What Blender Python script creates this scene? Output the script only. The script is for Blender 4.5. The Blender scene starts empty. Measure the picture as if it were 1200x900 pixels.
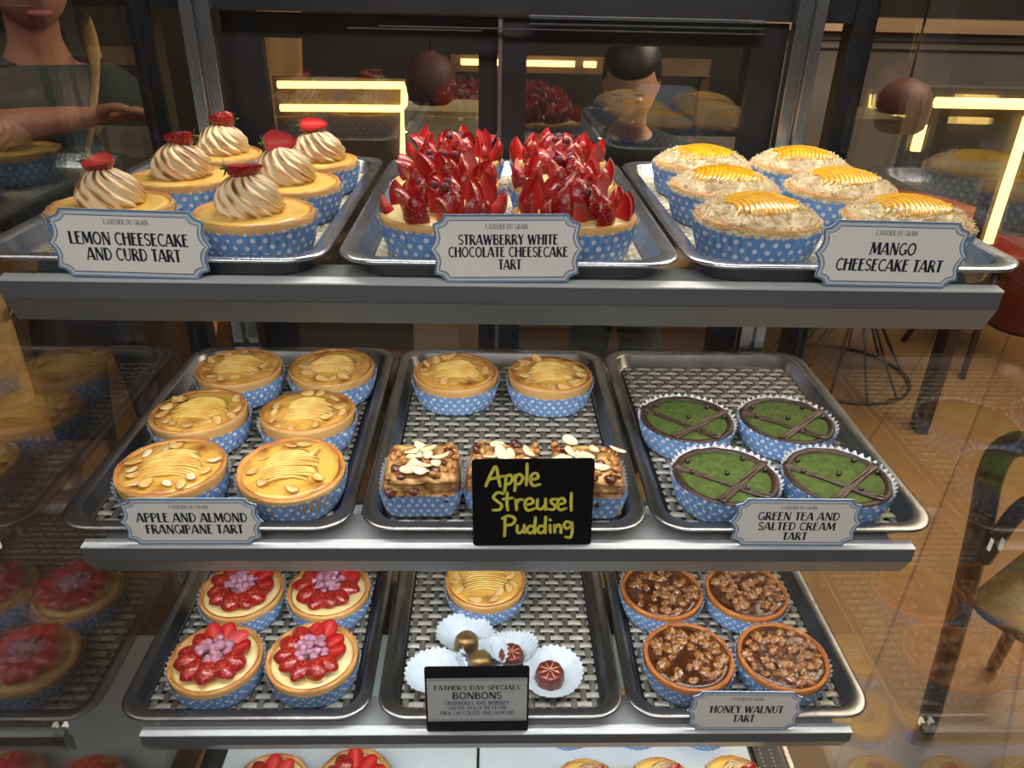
import bpy, math, random
from mathutils import Vector, Matrix, noise
from math import sin, cos, pi, sqrt, atan2, radians as R

S = bpy.context.scene
COL = S.collection
FZ = 1.30                      # height of the top shelf above the café floor

# ------------------------------------------------------------------ camera
cam_d = bpy.data.cameras.new('camera'); cam = bpy.data.objects.new('camera', cam_d); COL.objects.link(cam)
cam_d.sensor_width = 36.0; cam_d.lens = 888.0 / 1200 * 36; cam_d.clip_start = 0.02
RX = Vector((1.0, -0.022, 0.021)); FW = Vector((0.0293, 0.8842, -0.4661)).normalized()
RX = (RX - FW * RX.dot(FW)).normalized(); UP = RX.cross(FW)
m3 = Matrix((RX, UP, -FW)).transposed()
cam.matrix_world = Matrix.Translation((-0.0165, -0.5972, 0.2253 + FZ)) @ m3.to_4x4()
S.camera = cam

# ------------------------------------------------------------------ exposure, world
S.view_settings.view_transform = 'Standard'; S.view_settings.look = 'None'
S.view_settings.exposure = 0.0; S.view_settings.gamma = 1.0; S.view_settings.use_curve_mapping = False
S.cycles.max_bounces = 10; S.cycles.transparent_max_bounces = 24; S.cycles.caustics_reflective = False; S.cycles.caustics_refractive = False
S.cycles.sample_clamp_indirect = 3.0
W = bpy.data.worlds.new('world'); S.world = W; W.use_nodes = True
W.node_tree.nodes['Background'].inputs[0].default_value = (0.50, 0.48, 0.46, 1); W.node_tree.nodes['Background'].inputs[1].default_value = 0.10

# ------------------------------------------------------------------ lights
def area(name, loc, rot, sx, sy, power, col):
    d = bpy.data.lights.new(name, 'AREA'); d.shape = 'RECTANGLE'; d.size = sx; d.size_y = sy; d.energy = power; d.color = col
    o = bpy.data.objects.new(name, d); COL.objects.link(o); o.location = loc; o.rotation_euler = rot
    return o
SHZ = [0.0, -0.2795, -0.559]
area('canopy_light', (0.05, 0.30, FZ + 0.412), (R(10), 0, 0), 0.80, 0.05, 4.8, (1.0, 0.95, 0.87))
area('shelf_light', (0, 0.030, FZ + SHZ[0] - 0.036), (R(22), 0, 0), 0.80, 0.016, 1.75, (1.0, 0.98, 0.95))
area('shelf_light', (0, 0.030, FZ + SHZ[1] - 0.036), (R(22), 0, 0), 0.80, 0.016, 1.55, (0.95, 0.98, 1.0))
area('shelf_light', (0, 0.030, FZ + SHZ[2] - 0.036), (R(22), 0, 0), 0.80, 0.016, 1.5, (0.93, 0.98, 1.0))
area('shop_ceiling_light', (-0.3, -1.9, 3.0), (R(42), 0, 0), 2.6, 1.4, 46, (1.0, 0.97, 0.93))
area('cafe_ceiling_light', (2.2, 1.2, 2.9), (0, R(8), 0), 1.6, 2.2, 150, (1.0, 0.84, 0.62))
area('kitchen_ceiling_light', (0.1, 2.6, 2.9), (0, 0, 0), 1.6, 1.0, 5.5, (1.0, 0.85, 0.66))
area('counter_side_light', (-1.5, 0.2, 2.7), (0, R(-10), 0), 0.8, 0.8, 7, (1.0, 0.85, 0.72))

# ------------------------------------------------------------------ materials
def lin(c):
    return tuple(((v / 255) / 12.92 if v / 255 <= .04045 else ((v / 255 + .055) / 1.055) ** 2.4) for v in c) + (1.0,)
def new_mat(name):
    m = bpy.data.materials.new(name); m.use_nodes = True
    nt = m.node_tree
    return m, nt, nt.nodes['Principled BSDF']
def mat(name, c, rough=.5, metal=0.0, c2=None, scale=60, detail=4, bump=0, bscale=None, coat=0, sss=0, ramp=(.35, .65), spec=None, stretch=None):
    m, nt, b = new_mat(name)
    b.inputs['Base Color'].default_value = lin(c); b.inputs['Roughness'].default_value = rough; b.inputs['Metallic'].default_value = metal
    if coat: b.inputs['Coat Weight'].default_value = coat; b.inputs['Coat Roughness'].default_value = .08
    if spec is not None: b.inputs['Specular IOR Level'].default_value = spec
    if sss: b.inputs['Subsurface Weight'].default_value = sss; b.inputs['Subsurface Radius'].default_value = (.006, .003, .0015)
    tc = nt.nodes.new('ShaderNodeTexCoord'); src = tc.outputs['Object']
    if stretch:
        mp = nt.nodes.new('ShaderNodeMapping'); mp.inputs['Scale'].default_value = stretch; nt.links.new(src, mp.inputs[0]); src = mp.outputs[0]
    if c2 is not None:
        n = nt.nodes.new('ShaderNodeTexNoise'); n.inputs['Scale'].default_value = scale; n.inputs['Detail'].default_value = detail
        nt.links.new(src, n.inputs['Vector'])
        r = nt.nodes.new('ShaderNodeValToRGB'); r.color_ramp.elements[0].position = ramp[0]; r.color_ramp.elements[1].position = ramp[1]
        r.color_ramp.elements[0].color = lin(c); r.color_ramp.elements[1].color = lin(c2)
        nt.links.new(n.outputs[0], r.inputs[0]); nt.links.new(r.outputs[0], b.inputs['Base Color'])
    if bump:
        n2 = nt.nodes.new('ShaderNodeTexNoise'); n2.inputs['Scale'].default_value = bscale or scale * 3; n2.inputs['Detail'].default_value = 5
        nt.links.new(src, n2.inputs['Vector'])
        bp = nt.nodes.new('ShaderNodeBump'); bp.inputs['Strength'].default_value = bump; bp.inputs['Distance'].default_value = .002
        nt.links.new(n2.outputs[0], bp.inputs['Height']); nt.links.new(bp.outputs[0], b.inputs['Normal'])
    return m
def fac_mat(name, stops, rough=.45, coat=0, sss=0, bump=0, bscale=300, nz=0, nscale=200):
    """colour read from the vertex value 'fac' (0..1), with a little noise"""
    m, nt, b = new_mat(name)
    a = nt.nodes.new('ShaderNodeAttribute'); a.attribute_name = 'fac'
    r = nt.nodes.new('ShaderNodeValToRGB'); el = r.color_ramp.elements
    el[0].position, el[0].color = stops[0][0], lin(stops[0][1]); el[1].position, el[1].color = stops[-1][0], lin(stops[-1][1])
    for p, c in stops[1:-1]:
        e = el.new(p); e.color = lin(c)
    src = a.outputs['Fac']
    tc = nt.nodes.new('ShaderNodeTexCoord')
    if nz:
        n = nt.nodes.new('ShaderNodeTexNoise'); n.inputs['Scale'].default_value = nscale; n.inputs['Detail'].default_value = 4
        nt.links.new(tc.outputs['Object'], n.inputs['Vector'])
        k = nt.nodes.new('ShaderNodeMath'); k.operation = 'MULTIPLY_ADD'; k.inputs[1].default_value = nz; k.inputs[2].default_value = -nz / 2
        nt.links.new(n.outputs[0], k.inputs[0])
        ad = nt.nodes.new('ShaderNodeMath'); ad.operation = 'ADD'; nt.links.new(src, ad.inputs[0]); nt.links.new(k.outputs[0], ad.inputs[1]); src = ad.outputs[0]
    nt.links.new(src, r.inputs[0]); nt.links.new(r.outputs[0], b.inputs['Base Color'])
    b.inputs['Roughness'].default_value = rough
    if coat: b.inputs['Coat Weight'].default_value = coat; b.inputs['Coat Roughness'].default_value = .06
    if sss: b.inputs['Subsurface Weight'].default_value = sss; b.inputs['Subsurface Radius'].default_value = (.006, .003, .0015)
    if bump:
        n2 = nt.nodes.new('ShaderNodeTexNoise'); n2.inputs['Scale'].default_value = bscale; nt.links.new(tc.outputs['Object'], n2.inputs['Vector'])
        bp = nt.nodes.new('ShaderNodeBump'); bp.inputs['Strength'].default_value = bump; bp.inputs['Distance'].default_value = .0015
        nt.links.new(n2.outputs[0], bp.inputs['Height']); nt.links.new(bp.outputs[0], b.inputs['Normal'])
    return m
def emit(name, c, s):
    m, nt, b = new_mat(name); b.inputs['Base Color'].default_value = lin(c)
    b.inputs['Emission Color'].default_value = lin(c); b.inputs['Emission Strength'].default_value = s
    return m
def glass_mat(name, tint, f0, haze=0.0):
    m = bpy.data.materials.new(name); m.use_nodes = True; nt = m.node_tree; nt.nodes.clear()
    o = nt.nodes.new('ShaderNodeOutputMaterial'); mx = nt.nodes.new('ShaderNodeMixShader')
    t = nt.nodes.new('ShaderNodeBsdfTransparent'); t.inputs[0].default_value = tint + (1,)
    g = nt.nodes.new('ShaderNodeBsdfGlossy'); g.inputs['Roughness'].default_value = 0.004; g.inputs[0].default_value = (1, 1, 1, 1)
    ge = nt.nodes.new('ShaderNodeNewGeometry')
    d = nt.nodes.new('ShaderNodeVectorMath'); d.operation = 'DOT_PRODUCT'
    nt.links.new(ge.outputs['Incoming'], d.inputs[0]); nt.links.new(ge.outputs['Normal'], d.inputs[1])
    ab = nt.nodes.new('ShaderNodeMath'); ab.operation = 'ABSOLUTE'; nt.links.new(d.outputs['Value'], ab.inputs[0])
    om = nt.nodes.new('ShaderNodeMath'); om.operation = 'SUBTRACT'; om.inputs[0].default_value = 1; nt.links.new(ab.outputs[0], om.inputs[1])
    pw = nt.nodes.new('ShaderNodeMath'); pw.operation = 'POWER'; pw.inputs[1].default_value = 5; nt.links.new(om.outputs[0], pw.inputs[0])
    ma = nt.nodes.new('ShaderNodeMath'); ma.operation = 'MULTIPLY_ADD'; ma.inputs[1].default_value = 1 - f0; ma.inputs[2].default_value = f0
    nt.links.new(pw.outputs[0], ma.inputs[0]); nt.links.new(ma.outputs[0], mx.inputs[0])
    nt.links.new(t.outputs[0], mx.inputs[1]); nt.links.new(g.outputs[0], mx.inputs[2]); nt.links.new(mx.outputs[0], o.inputs[0])
    return m
def dots_mat():
    m, nt, b = new_mat('blue_polka_dot_paper')
    N = nt.nodes.new; L = nt.links.new
    def math(op, a, c=None, k=None):
        n = N('ShaderNodeMath'); n.operation = op
        for i, x in enumerate((a, c, k)):
            if x is None: continue
            if isinstance(x, (int, float)): n.inputs[i].default_value = x
            else: L(x, n.inputs[i])
        return n.outputs[0]
    tc = N('ShaderNodeTexCoord'); sp = N('ShaderNodeSeparateXYZ'); L(tc.outputs['Object'], sp.inputs[0])
    ang = math('ARCTAN2', sp.outputs[1], sp.outputs[0])
    u = math('MULTIPLY', ang, 32 / (2 * pi)); v = math('MULTIPLY', sp.outputs[2], 1 / .0072)
    row = math('FLOOR', v); par = math('MULTIPLY', math('MODULO', row, 2.0), .5)
    fu = math('SUBTRACT', math('FRACT', math('ADD', u, par)), .5); fv = math('SUBTRACT', math('FRACT', v), .5)
    d = math('SQRT', math('ADD', math('MULTIPLY', fu, fu), math('MULTIPLY', math('MULTIPLY', fv, fv), .42)))
    dot = math('LESS_THAN', d, .20)
    mx = N('ShaderNodeMix'); mx.data_type = 'RGBA'
    L(dot, mx.inputs[0]); mx.inputs[6].default_value = lin((122, 166, 224)); mx.inputs[7].default_value = lin((240, 242, 245))
    ge = N('ShaderNodeNewGeometry'); m2 = N('ShaderNodeMix'); m2.data_type = 'RGBA'
    L(ge.outputs['Backfacing'], m2.inputs[0]); L(mx.outputs[2], m2.inputs[6]); m2.inputs[7].default_value = lin((232, 235, 240))
    L(m2.outputs[2], b.inputs['Base Color']); b.inputs['Roughness'].default_value = .6
    return m

M_PAPER = dots_mat()
M_WHITEPAPER = mat('white_waxed_paper', (188, 200, 210), .55, c2=(200, 210, 218), scale=90)
M_CRUST = fac_mat('golden_crust', [(0, (220, 180, 120)), (.45, (216, 166, 98)), (.8, (188, 124, 58)), (1, (142, 84, 36))], .6, bump=.6, bscale=420, nz=.5, nscale=70)
M_CRUST_DK = fac_mat('baked_crust', [(0, (188, 122, 60)), (.5, (186, 114, 50)), (1, (140, 78, 30))], .6, bump=.6, bscale=420, nz=.5, nscale=70)
M_CURD = mat('lemon_curd', (240, 202, 112), .22, c2=(232, 184, 82), scale=30, coat=.5, sss=.1, bump=.3, bscale=70)
M_FRANG = mat('glazed_frangipane', (220, 170, 78), .25, c2=(142, 82, 28), scale=34, detail=7, coat=.5, bump=.9, bscale=110, ramp=(.47, .70))
M_APPLE = mat('glazed_apple', (228, 196, 108), .22, c2=(206, 158, 66), scale=60, coat=.6, sss=.1, bump=.3, bscale=200)
M_FLAKE = mat('almond_flake', (232, 196, 128), .3, c2=(206, 152, 80), scale=90, coat=.4)
M_FLAKE_W = mat('white_almond_flake', (232, 218, 184), .5, c2=(212, 188, 140), scale=120)
M_MERINGUE = fac_mat('torched_meringue', [(0, (240, 226, 196)), (.34, (236, 212, 168)), (.56, (186, 132, 74)), (.85, (92, 52, 26))], .45, sss=.08, nz=.3, nscale=120)
M_SKIN_S = None
def straw_skin():
    m, nt, b = new_mat('strawberry_skin')
    tc = nt.nodes.new('ShaderNodeTexCoord'); v = nt.nodes.new('ShaderNodeTexVoronoi'); v.inputs['Scale'].default_value = 380
    nt.links.new(tc.outputs['Object'], v.inputs['Vector'])
    r = nt.nodes.new('ShaderNodeValToRGB'); e = r.color_ramp.elements
    e[0].position, e[0].color = .20, lin((206, 120, 60)); e[1].position, e[1].color = .29, lin((142, 8, 14))
    nt.links.new(v.outputs['Distance'], r.inputs[0]); nt.links.new(r.outputs[0], b.inputs['Base Color'])
    bp = nt.nodes.new('ShaderNodeBump'); bp.inputs['Strength'].default_value = .5; bp.inputs['Distance'].default_value = .001
    nt.links.new(v.outputs['Distance'], bp.inputs['Height']); nt.links.new(bp.outputs[0], b.inputs['Normal'])
    b.inputs['Roughness'].default_value = .3; b.inputs['Coat Weight'].default_value = .4; b.inputs['Coat Roughness'].default_value = .08
    return m
M_SKIN_S = straw_skin()
M_FLESH = fac_mat('strawberry_flesh', [(0, (140, 6, 12)), (.35, (168, 20, 22)), (.75, (182, 46, 42)), (1, (192, 88, 74))], .28, coat=.3, nz=.3, nscale=150)
M_CALYX = mat('strawberry_leaf', (96, 130, 50), .5, c2=(70, 104, 36))
M_CREAM = mat('pastry_cream', (244, 228, 170), .4, c2=(236, 212, 140), scale=40, sss=.1, coat=.2)
M_COCO = mat('desiccated_coconut', (226, 212, 180), .75, c2=(198, 174, 132), scale=120)
M_MANGO = mat('mango_slice', (228, 178, 20), .22, c2=(206, 142, 10), scale=60, coat=.4, stretch=(1, 4, 1), sss=.1)
M_CHOC = mat('chocolate_crust', (58, 36, 28), .5, c2=(42, 25, 19), scale=90, bump=.4, bscale=400)
M_MATCHA = mat('matcha_cream', (78, 96, 30), .85, c2=(54, 70, 18), scale=140, bump=.5, bscale=900, detail=6)
M_DRIZZLE = mat('chocolate_drizzle', (66, 40, 32), .35, c2=(50, 29, 22), coat=.3)
M_PEARL = mat('chocolate_pearl', (44, 28, 22), .3, coat=.3)
M_RUBY = mat('ruby_chocolate', (172, 122, 140), .45, c2=(152, 102, 122), scale=60)
M_CARAMEL = mat('walnut_caramel', (84, 40, 12), .16, c2=(48, 20, 6), scale=50, coat=.5, bump=1.0, bscale=140)
M_WALNUT = mat('walnut', (156, 102, 46), .22, c2=(74, 36, 10), scale=70, coat=.9, bump=.9, bscale=260)
M_PUDDING = mat('baked_pudding', (214, 170, 104), .5, c2=(112, 60, 22), scale=75, bump=.9, bscale=220, coat=.2)
M_STREUSEL = mat('streusel_crumb', (196, 138, 70), .45, c2=(92, 44, 18), scale=110, bump=.9, bscale=300, coat=.25)
M_RAISIN = mat('dark_fruit', (62, 24, 18), .3, c2=(96, 36, 20), coat=.4)
M_GOLD = mat('gold_lustre', (190, 160, 104), .36, .85, c2=(96, 72, 42), scale=30, stretch=(1, 1, .12))
M_BONRED = mat('ruby_lustre', (118, 50, 38), .3, .25, c2=(92, 36, 28), coat=.5)
M_BONLINE = mat('copper_lustre', (226, 160, 128), .35, .5)
M_ALU = mat('brushed_aluminium', (222, 225, 230), .26, 1.0, c2=(186, 190, 197), scale=14, stretch=(1, 5, 1), bump=.06, bscale=300)
M_ALU_DK = mat('worn_tray_aluminium', (158, 156, 156), .32, 1.0, c2=(124, 122, 122), scale=16, bump=.08, bscale=300)
M_ANOD = mat('anodised_aluminium', (200, 203, 206), .25, 1.0, c2=(180, 183, 187), scale=8, stretch=(8, 8, .2))
M_RAIL = mat('grey_price_rail', (104, 104, 105), .6, .1, c2=(97, 97, 98), scale=5, spec=.3)
M_RAILL = mat('pale_rail_underside', (190, 193, 192), .34, .9, c2=(180, 183, 182), scale=5)
M_LIP = mat('pale_rail_lip', (214, 218, 220), .4, .1, c2=(202, 206, 208), scale=6)
M_PLATE = mat('grey_shelf_plate', (168, 172, 172), .35, .15, c2=(156, 160, 160), scale=6)
M_BLACK = mat('black_frame', (20, 20, 23), .35, c2=(28, 28, 31), scale=10)
M_BLACKGLOSS = mat('black_acrylic', (8, 8, 10), .25, c2=(11, 11, 13), scale=8, spec=.18)
M_MATL = mat('woven_light_strip', (178, 175, 164), .45, c2=(146, 143, 132), scale=60)
M_MATD = mat('woven_dark_strip', (104, 102, 94), .5, c2=(76, 75, 69), scale=60)
M_BEIGE1 = mat('woven_beige_strip', (206, 196, 172), .6, c2=(186, 174, 146), scale=60)
M_BEIGE2 = mat('woven_cream_strip', (222, 214, 194), .6, c2=(200, 190, 164), scale=60)
M_SGLASS = glass_mat('side_glass', (.90, .91, .90), .13)
M_RGLASS = glass_mat('rear_glass', (.84, .84, .82), .09)
M_FGLASS = glass_mat('front_glass', (.985, .985, .985), .012)
M_SHGLASS = glass_mat('shelf_glass', (.80, .86, .84), .05)
M_LED = emit('led_diffuser', (255, 244, 226), 3.0)
M_LEDW = emit('warm_led_tube', (255, 214, 120), 5.0)
M_SIGNB = mat('sign_blue', (156, 178, 202), .4, c2=(146, 168, 194), scale=40)
M_SIGND = mat('sign_dark_blue', (62, 84, 116), .45)
M_SIGNW = mat('sign_ivory', (243, 240, 233), .4, c2=(238, 234, 226), scale=20)
M_INK = mat('navy_ink', (26, 30, 48), .5)
M_INKG = mat('grey_ink', (140, 144, 152), .5)
M_INKB = mat('blue_grey_ink', (98, 108, 136), .5)
M_CHALK = mat('yellow_chalk_marker', (240, 230, 84), .6, c2=(216, 208, 76), scale=260)
M_WHITE = mat('white_board', (206, 212, 214), .4, c2=(198, 205, 208), scale=10)

# ------------------------------------------------------------------ mesh helpers
class MB:
    def __init__(s): s.v, s.f, s.m, s.a, s.flat = [], [], [], [], []
    def add(s, vs, fs, mi=0, att=None, mx=None, flat=False):
        o = len(s.v)
        for i, p in enumerate(vs):
            p = Vector(p)
            if mx is not None: p = mx @ p
            s.v.append(p); s.a.append(att[i] if att is not None else 0.0)
        for f in fs:
            s.f.append(tuple(o + i for i in f)); s.m.append(mi); s.flat.append(flat)
        return s
    def mesh(s, name, mats):
        me = bpy.data.meshes.new(name); me.from_pydata([tuple(p) for p in s.v], [], s.f)
        for m in (mats if isinstance(mats, (list, tuple)) else [mats]): me.materials.append(m)
        for p, mi, fl in zip(me.polygons, s.m, s.flat): p.material_index = mi; p.use_smooth = not fl
        if any(s.a):
            at = me.attributes.new('fac', 'FLOAT', 'POINT'); at.data.foreach_set('value', s.a)
        me.update(); return me
def part(name, src, mats=None, parent=None, loc=(0, 0, 0), rot=(0, 0, 0), sc=(1, 1, 1), label=None, bevel=0, kind=None):
    me = src.mesh(name, mats) if isinstance(src, MB) else src
    o = bpy.data.objects.new(name, me); COL.objects.link(o); o.parent = parent
    o.location = loc; o.rotation_euler = rot; o.scale = sc if isinstance(sc, (tuple, list, Vector)) else (sc,) * 3
    if label: o['label'] = label
    if kind: o['kind'] = kind
    if bevel:
        b = o.modifiers.new('bevel', 'BEVEL'); b.width = bevel; b.segments = 2; b.limit_method = 'ANGLE'; b.angle_limit = R(40)
    return o
def tag(o, label, cat, group=None):
    o['label'] = label; o['category'] = cat
    if group: o['group'] = group
    return o
def thing(name, label, cat, loc=(0, 0, 0), rz=0.0, group=None, rot=None):
    o = bpy.data.objects.new(name, None); COL.objects.link(o); o.empty_display_size = .02
    o.location = loc; o.rotation_euler = rot or (0, 0, rz)
    return tag(o, label, cat, group)
def box(mb, x0, x1, y0, y1, z0, z1, mi=0, mx=None):
    vs = [(x, y, z) for z in (z0, z1) for y in (y0, y1) for x in (x0, x1)]
    return mb.add(vs, [(0, 2, 3, 1), (4, 5, 7, 6), (0, 1, 5, 4), (2, 6, 7, 3), (0, 4, 6, 2), (1, 3, 7, 5)], mi, None, mx, True)
def loft(mb, rings, mi=0, cap0=False, cap1=False, atts=None, mx=None, closed=True, flat=False):
    n = len(rings[0]); vs = [p for r in rings for p in r]; fs = []
    for k in range(len(rings) - 1):
        for i in range(n if closed else n - 1):
            j = (i + 1) % n; fs.append((k * n + i, k * n + j, (k + 1) * n + j, (k + 1) * n + i))
    if cap0: fs.append(tuple(range(n - 1, -1, -1)))
    if cap1: fs.append(tuple((len(rings) - 1) * n + i for i in range(n)))
    return mb.add(vs, fs, mi, [a for r in atts for a in r] if atts else None, mx, flat)
def lathe(mb, prof, n=48, mi=0, fn=None, cap0=False, cap1=False, mx=None, att=None):
    rings, at = [], []
    for k, (r, z) in enumerate(prof):
        ring, aa = [], []
        for i in range(n):
            a = 2 * pi * i / n; rr, zz = (r, z) if fn is None else fn(r, z, a, k)
            ring.append((rr * cos(a), rr * sin(a), zz)); aa.append(att(r, z, a, k) if att else 0)
        rings.append(ring); at.append(aa)
    return loft(mb, rings, mi, cap0, cap1, at if att else None, mx)
def tube(mb, pts, r, n=8, mi=0, mx=None, smooth=0):
    P = [Vector(p) for p in pts]
    if smooth: P = catmull(P, smooth)
    rr = r if isinstance(r, (list, tuple)) else [r] * len(P)
    if len(rr) != len(P): rr = [rr[min(len(rr) - 1, int(i * (len(rr) - 1) / max(1, len(P) - 1) + .5))] for i in range(len(P))]
    rings = []; up = Vector((.13, .21, .97))
    for i, p in enumerate(P):
        t = (P[min(i + 1, len(P) - 1)] - P[max(i - 1, 0)]).normalized()
        u = up - t * up.dot(t)
        if u.length < 1e-4: u = Vector((1, 0, 0)) - t * t.x
        u.normalize(); w = t.cross(u); up = u
        rings.append([p + (u * cos(2 * pi * k / n) + w * sin(2 * pi * k / n)) * rr[i] for k in range(n)])
    return loft(mb, rings, mi, True, True, None, mx)
def catmull(P, n):
    out = []; Q = [P[0] * 2 - P[1]] + list(P) + [P[-1] * 2 - P[-2]]
    for i in range(1, len(Q) - 2):
        for k in range(n):
            t = k / n; a, b, c, d = Q[i - 1], Q[i], Q[i + 1], Q[i + 2]
            out.append(.5 * ((2 * b) + (c - a) * t + (2 * a - 5 * b + 4 * c - d) * t * t + (3 * b - a - 3 * c + d) * t ** 3))
    out.append(P[-1].copy()); return out
def blob(mb, rx, ry, rz, n=12, m=7, mi=0, mx=None, amp=0, fs=60, seed=0, fn=None):
    rings = []
    for k in range(m + 1):
        th = pi * k / m; ring = []
        for i in range(n):
            a = 2 * pi * i / n; d = Vector((sin(th) * cos(a), sin(th) * sin(a), cos(th)))
            q = 1 + (amp * noise.noise(d * fs + Vector((seed, seed * 1.7, 0))) if amp else 0)
            if fn: q *= fn(d)
            ring.append((d.x * rx * q, d.y * ry * q, d.z * rz * q))
        rings.append(ring)
    return loft(mb, rings[::-1], mi, False, False, None, mx)
def extrude(mb, outline, t, mi=0, mx=None):
    """outline in the XZ plane, front face at y=-t/2"""
    n = len(outline); vs = [(x, -t / 2, z) for x, z in outline] + [(x, t / 2, z) for x, z in outline]
    fs = [tuple(range(n)), tuple(range(2 * n - 1, n - 1, -1))] + [(i, i + n, (i + 1) % n + n, (i + 1) % n) for i in range(n)]
    return mb.add(vs, fs, mi, None, mx, True)
def rrect(hx, hy, r, z, n=7):
    out = []
    for cx, cy, a0 in ((hx - r, hy - r, 0), (-hx + r, hy - r, pi / 2), (-hx + r, -hy + r, pi), (hx - r, -hy + r, 1.5 * pi)):
        for k in range(n + 1):
            a = a0 + pi / 2 * k / n; out.append((cx + r * cos(a), cy + r * sin(a), z))
    return out

# ------------------------------------------------------------------ room (the setting)
def struct(name, mb, m, **k):
    o = part(name, mb, m, **k); o['kind'] = 'structure'; return o
def floor_mat():
    m, nt, b = new_mat('brown_floor_boards')
    tc = nt.nodes.new('ShaderNodeTexCoord'); mp = nt.nodes.new('ShaderNodeMapping'); mp.inputs['Rotation'].default_value = (0, 0, R(-52))
    nt.links.new(tc.outputs['Object'], mp.inputs[0])
    br = nt.nodes.new('ShaderNodeTexBrick'); br.inputs['Scale'].default_value = 1.0; br.inputs['Brick Width'].default_value = 7.0; br.inputs['Row Height'].default_value = .30
    br.inputs['Mortar Size'].default_value = .004; br.inputs['Color1'].default_value = lin((160, 120, 76)); br.inputs['Color2'].default_value = lin((153, 113, 70)); br.inputs['Mortar'].default_value = lin((116, 82, 50))
    nt.links.new(mp.outputs[0], br.inputs['Vector'])
    n = nt.nodes.new('ShaderNodeTexNoise'); n.inputs['Scale'].default_value = 5; n.inputs['Detail'].default_value = 6; nt.links.new(mp.outputs[0], n.inputs['Vector'])
    mx = nt.nodes.new('ShaderNodeMix'); mx.data_type = 'RGBA'; mx.blend_type = 'MULTIPLY'; mx.inputs[0].default_value = .35
    nt.links.new(br.outputs[0], mx.inputs[6]); nt.links.new(n.outputs[0], mx.inputs[7]); nt.links.new(mx.outputs[2], b.inputs['Base Color'])
    b.inputs['Roughness'].default_value = .42
    return m
mb = MB(); box(mb, -3.5, 5, -.245, 5, -.05, 0); struct('floor', mb, floor_mat())
mb = MB(); box(mb, -3.5, 5, -4, -.245, -.05, 0); struct('floor_front', mb, mat('neutral_bounce_floor', (112, 112, 112), .6, c2=(98, 98, 99), scale=3))  # unseen front floor, grey made up so its bounce leaves the rails neutral
M_WALLD = mat('dark_wall', (62, 54, 46), .8, c2=(50, 43, 37), scale=2)
mb = MB(); box(mb, -3.6, 5.1, 4.4, 4.5, 0, 3.4); struct('wall_back', mb, M_WALLD)
mb = MB(); box(mb, 5, 5.1, -4, 4.4, 0, 3.4); struct('wall_right', mb, mat('cafe_wall', (74, 62, 48), .8, c2=(60, 50, 38), scale=2))
mb = MB(); box(mb, -3.6, -3.5, -4, 4.4, 0, 3.4); struct('wall_left', mb, mat('left_wall', (56, 48, 42), .8, c2=(46, 39, 34), scale=2))

# ------------------------------------------------------------------ display case
case = thing('display_case', 'glass pastry display case with black rear frame and silver slotted posts', 'display case', (0, 0, 0))
def cz(z): return z + FZ
mb = MB(); box(mb, -.47, .47, -.245, .52, 0, cz(-.875)); part('cabinet_base', mb, M_BLACK, case, bevel=.004)
mb = MB(); box(mb, -.452, .452, -.228, .47, cz(-.875), cz(-.862)); part('deck', mb, mat('dark_deck', (54, 52, 50), .35, .3, c2=(44, 42, 41)), case)
mb = MB(); box(mb, .412, .45, .02, .46, cz(-.862), cz(-.856))
for i in range(60):
    for j in range(2):
        x, y = .422 + j * .017, .03 + i * .007
        mb.add([(x - .0016, y - .0016, cz(-.8556)), (x + .0016, y - .0016, cz(-.8556)), (x + .0016, y + .0016, cz(-.8556)), (x - .0016, y + .0016, cz(-.8556))], [(0, 1, 2, 3)], 1, None, None, True)
part('vent_strip', mb, [M_BLACK, mat('vent_hole', (120, 116, 108), .4, .5)], case, label='black perforated vent strip')
for sx in (-1, 1):
    mb = MB(); box(mb, sx * .467 - .003, sx * .467 + .003, -.235, .472, cz(-.86), cz(.42)); part('side_glass', mb, M_SGLASS, case)
    mb = MB(); box(mb, sx * .465 - .016, sx * .465 + .016, .476, .508, cz(-.875), cz(.44)); part('corner_post', mb, M_BLACK, case, bevel=.002)
    mb = MB()                                                             # slotted silver upright
    box(mb, sx * .382 - .0185, sx * .382 - .003, .444, .462, cz(-.86), cz(.43)); box(mb, sx * .382 + .004, sx * .382 + .0185, .444, .462, cz(-.86), cz(.43))
    box(mb, sx * .382 - .003, sx * .382 + .004, .452, .462, cz(-.86), cz(.43))
    for k in range(3):
        z = cz(.30 - k * .33); tube(mb, [(sx * .382 + .0005, .4435, z), (sx * .382 + .0005, .453, z)], .0026)
    part('shelf_post', mb, M_ANOD, case, bevel=.0012)
mb = MB(); box(mb, -.463, .463, -.234, -.230, cz(-.84), cz(.40)); part('front_glass', mb, M_FGLASS, case)
mb = MB(); box(mb, -.445, .445, .466, .512, cz(.19), cz(.43)); part('rear_header', mb, M_BLACK, case, bevel=.002)
mb = MB(); box(mb, -.445, .445, .47, .508, cz(-.875), cz(-.83)); part('rear_sill', mb, M_BLACK, case, bevel=.002)
mb = MB()
for z in (.188, .1815, .175): box(mb, -.16 if z < .18 else .03, .33, .462, .466, cz(z), cz(z + .0016))
box(mb, -.20, -.03, .462, .466, cz(.172), cz(.1736)); part('door_track', mb, M_ANOD, case, label='thin silver door track lines')
mb = MB(); box(mb, -.465, .465, -.245, .52, cz(.43), cz(.47)); part('canopy', mb, M_BLACK, case, bevel=.004)
mb = MB(); box(mb, -.35, .45, .27, .33, cz(.417), cz(.43)); part('led_strip', mb, M_LED, case)
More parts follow.
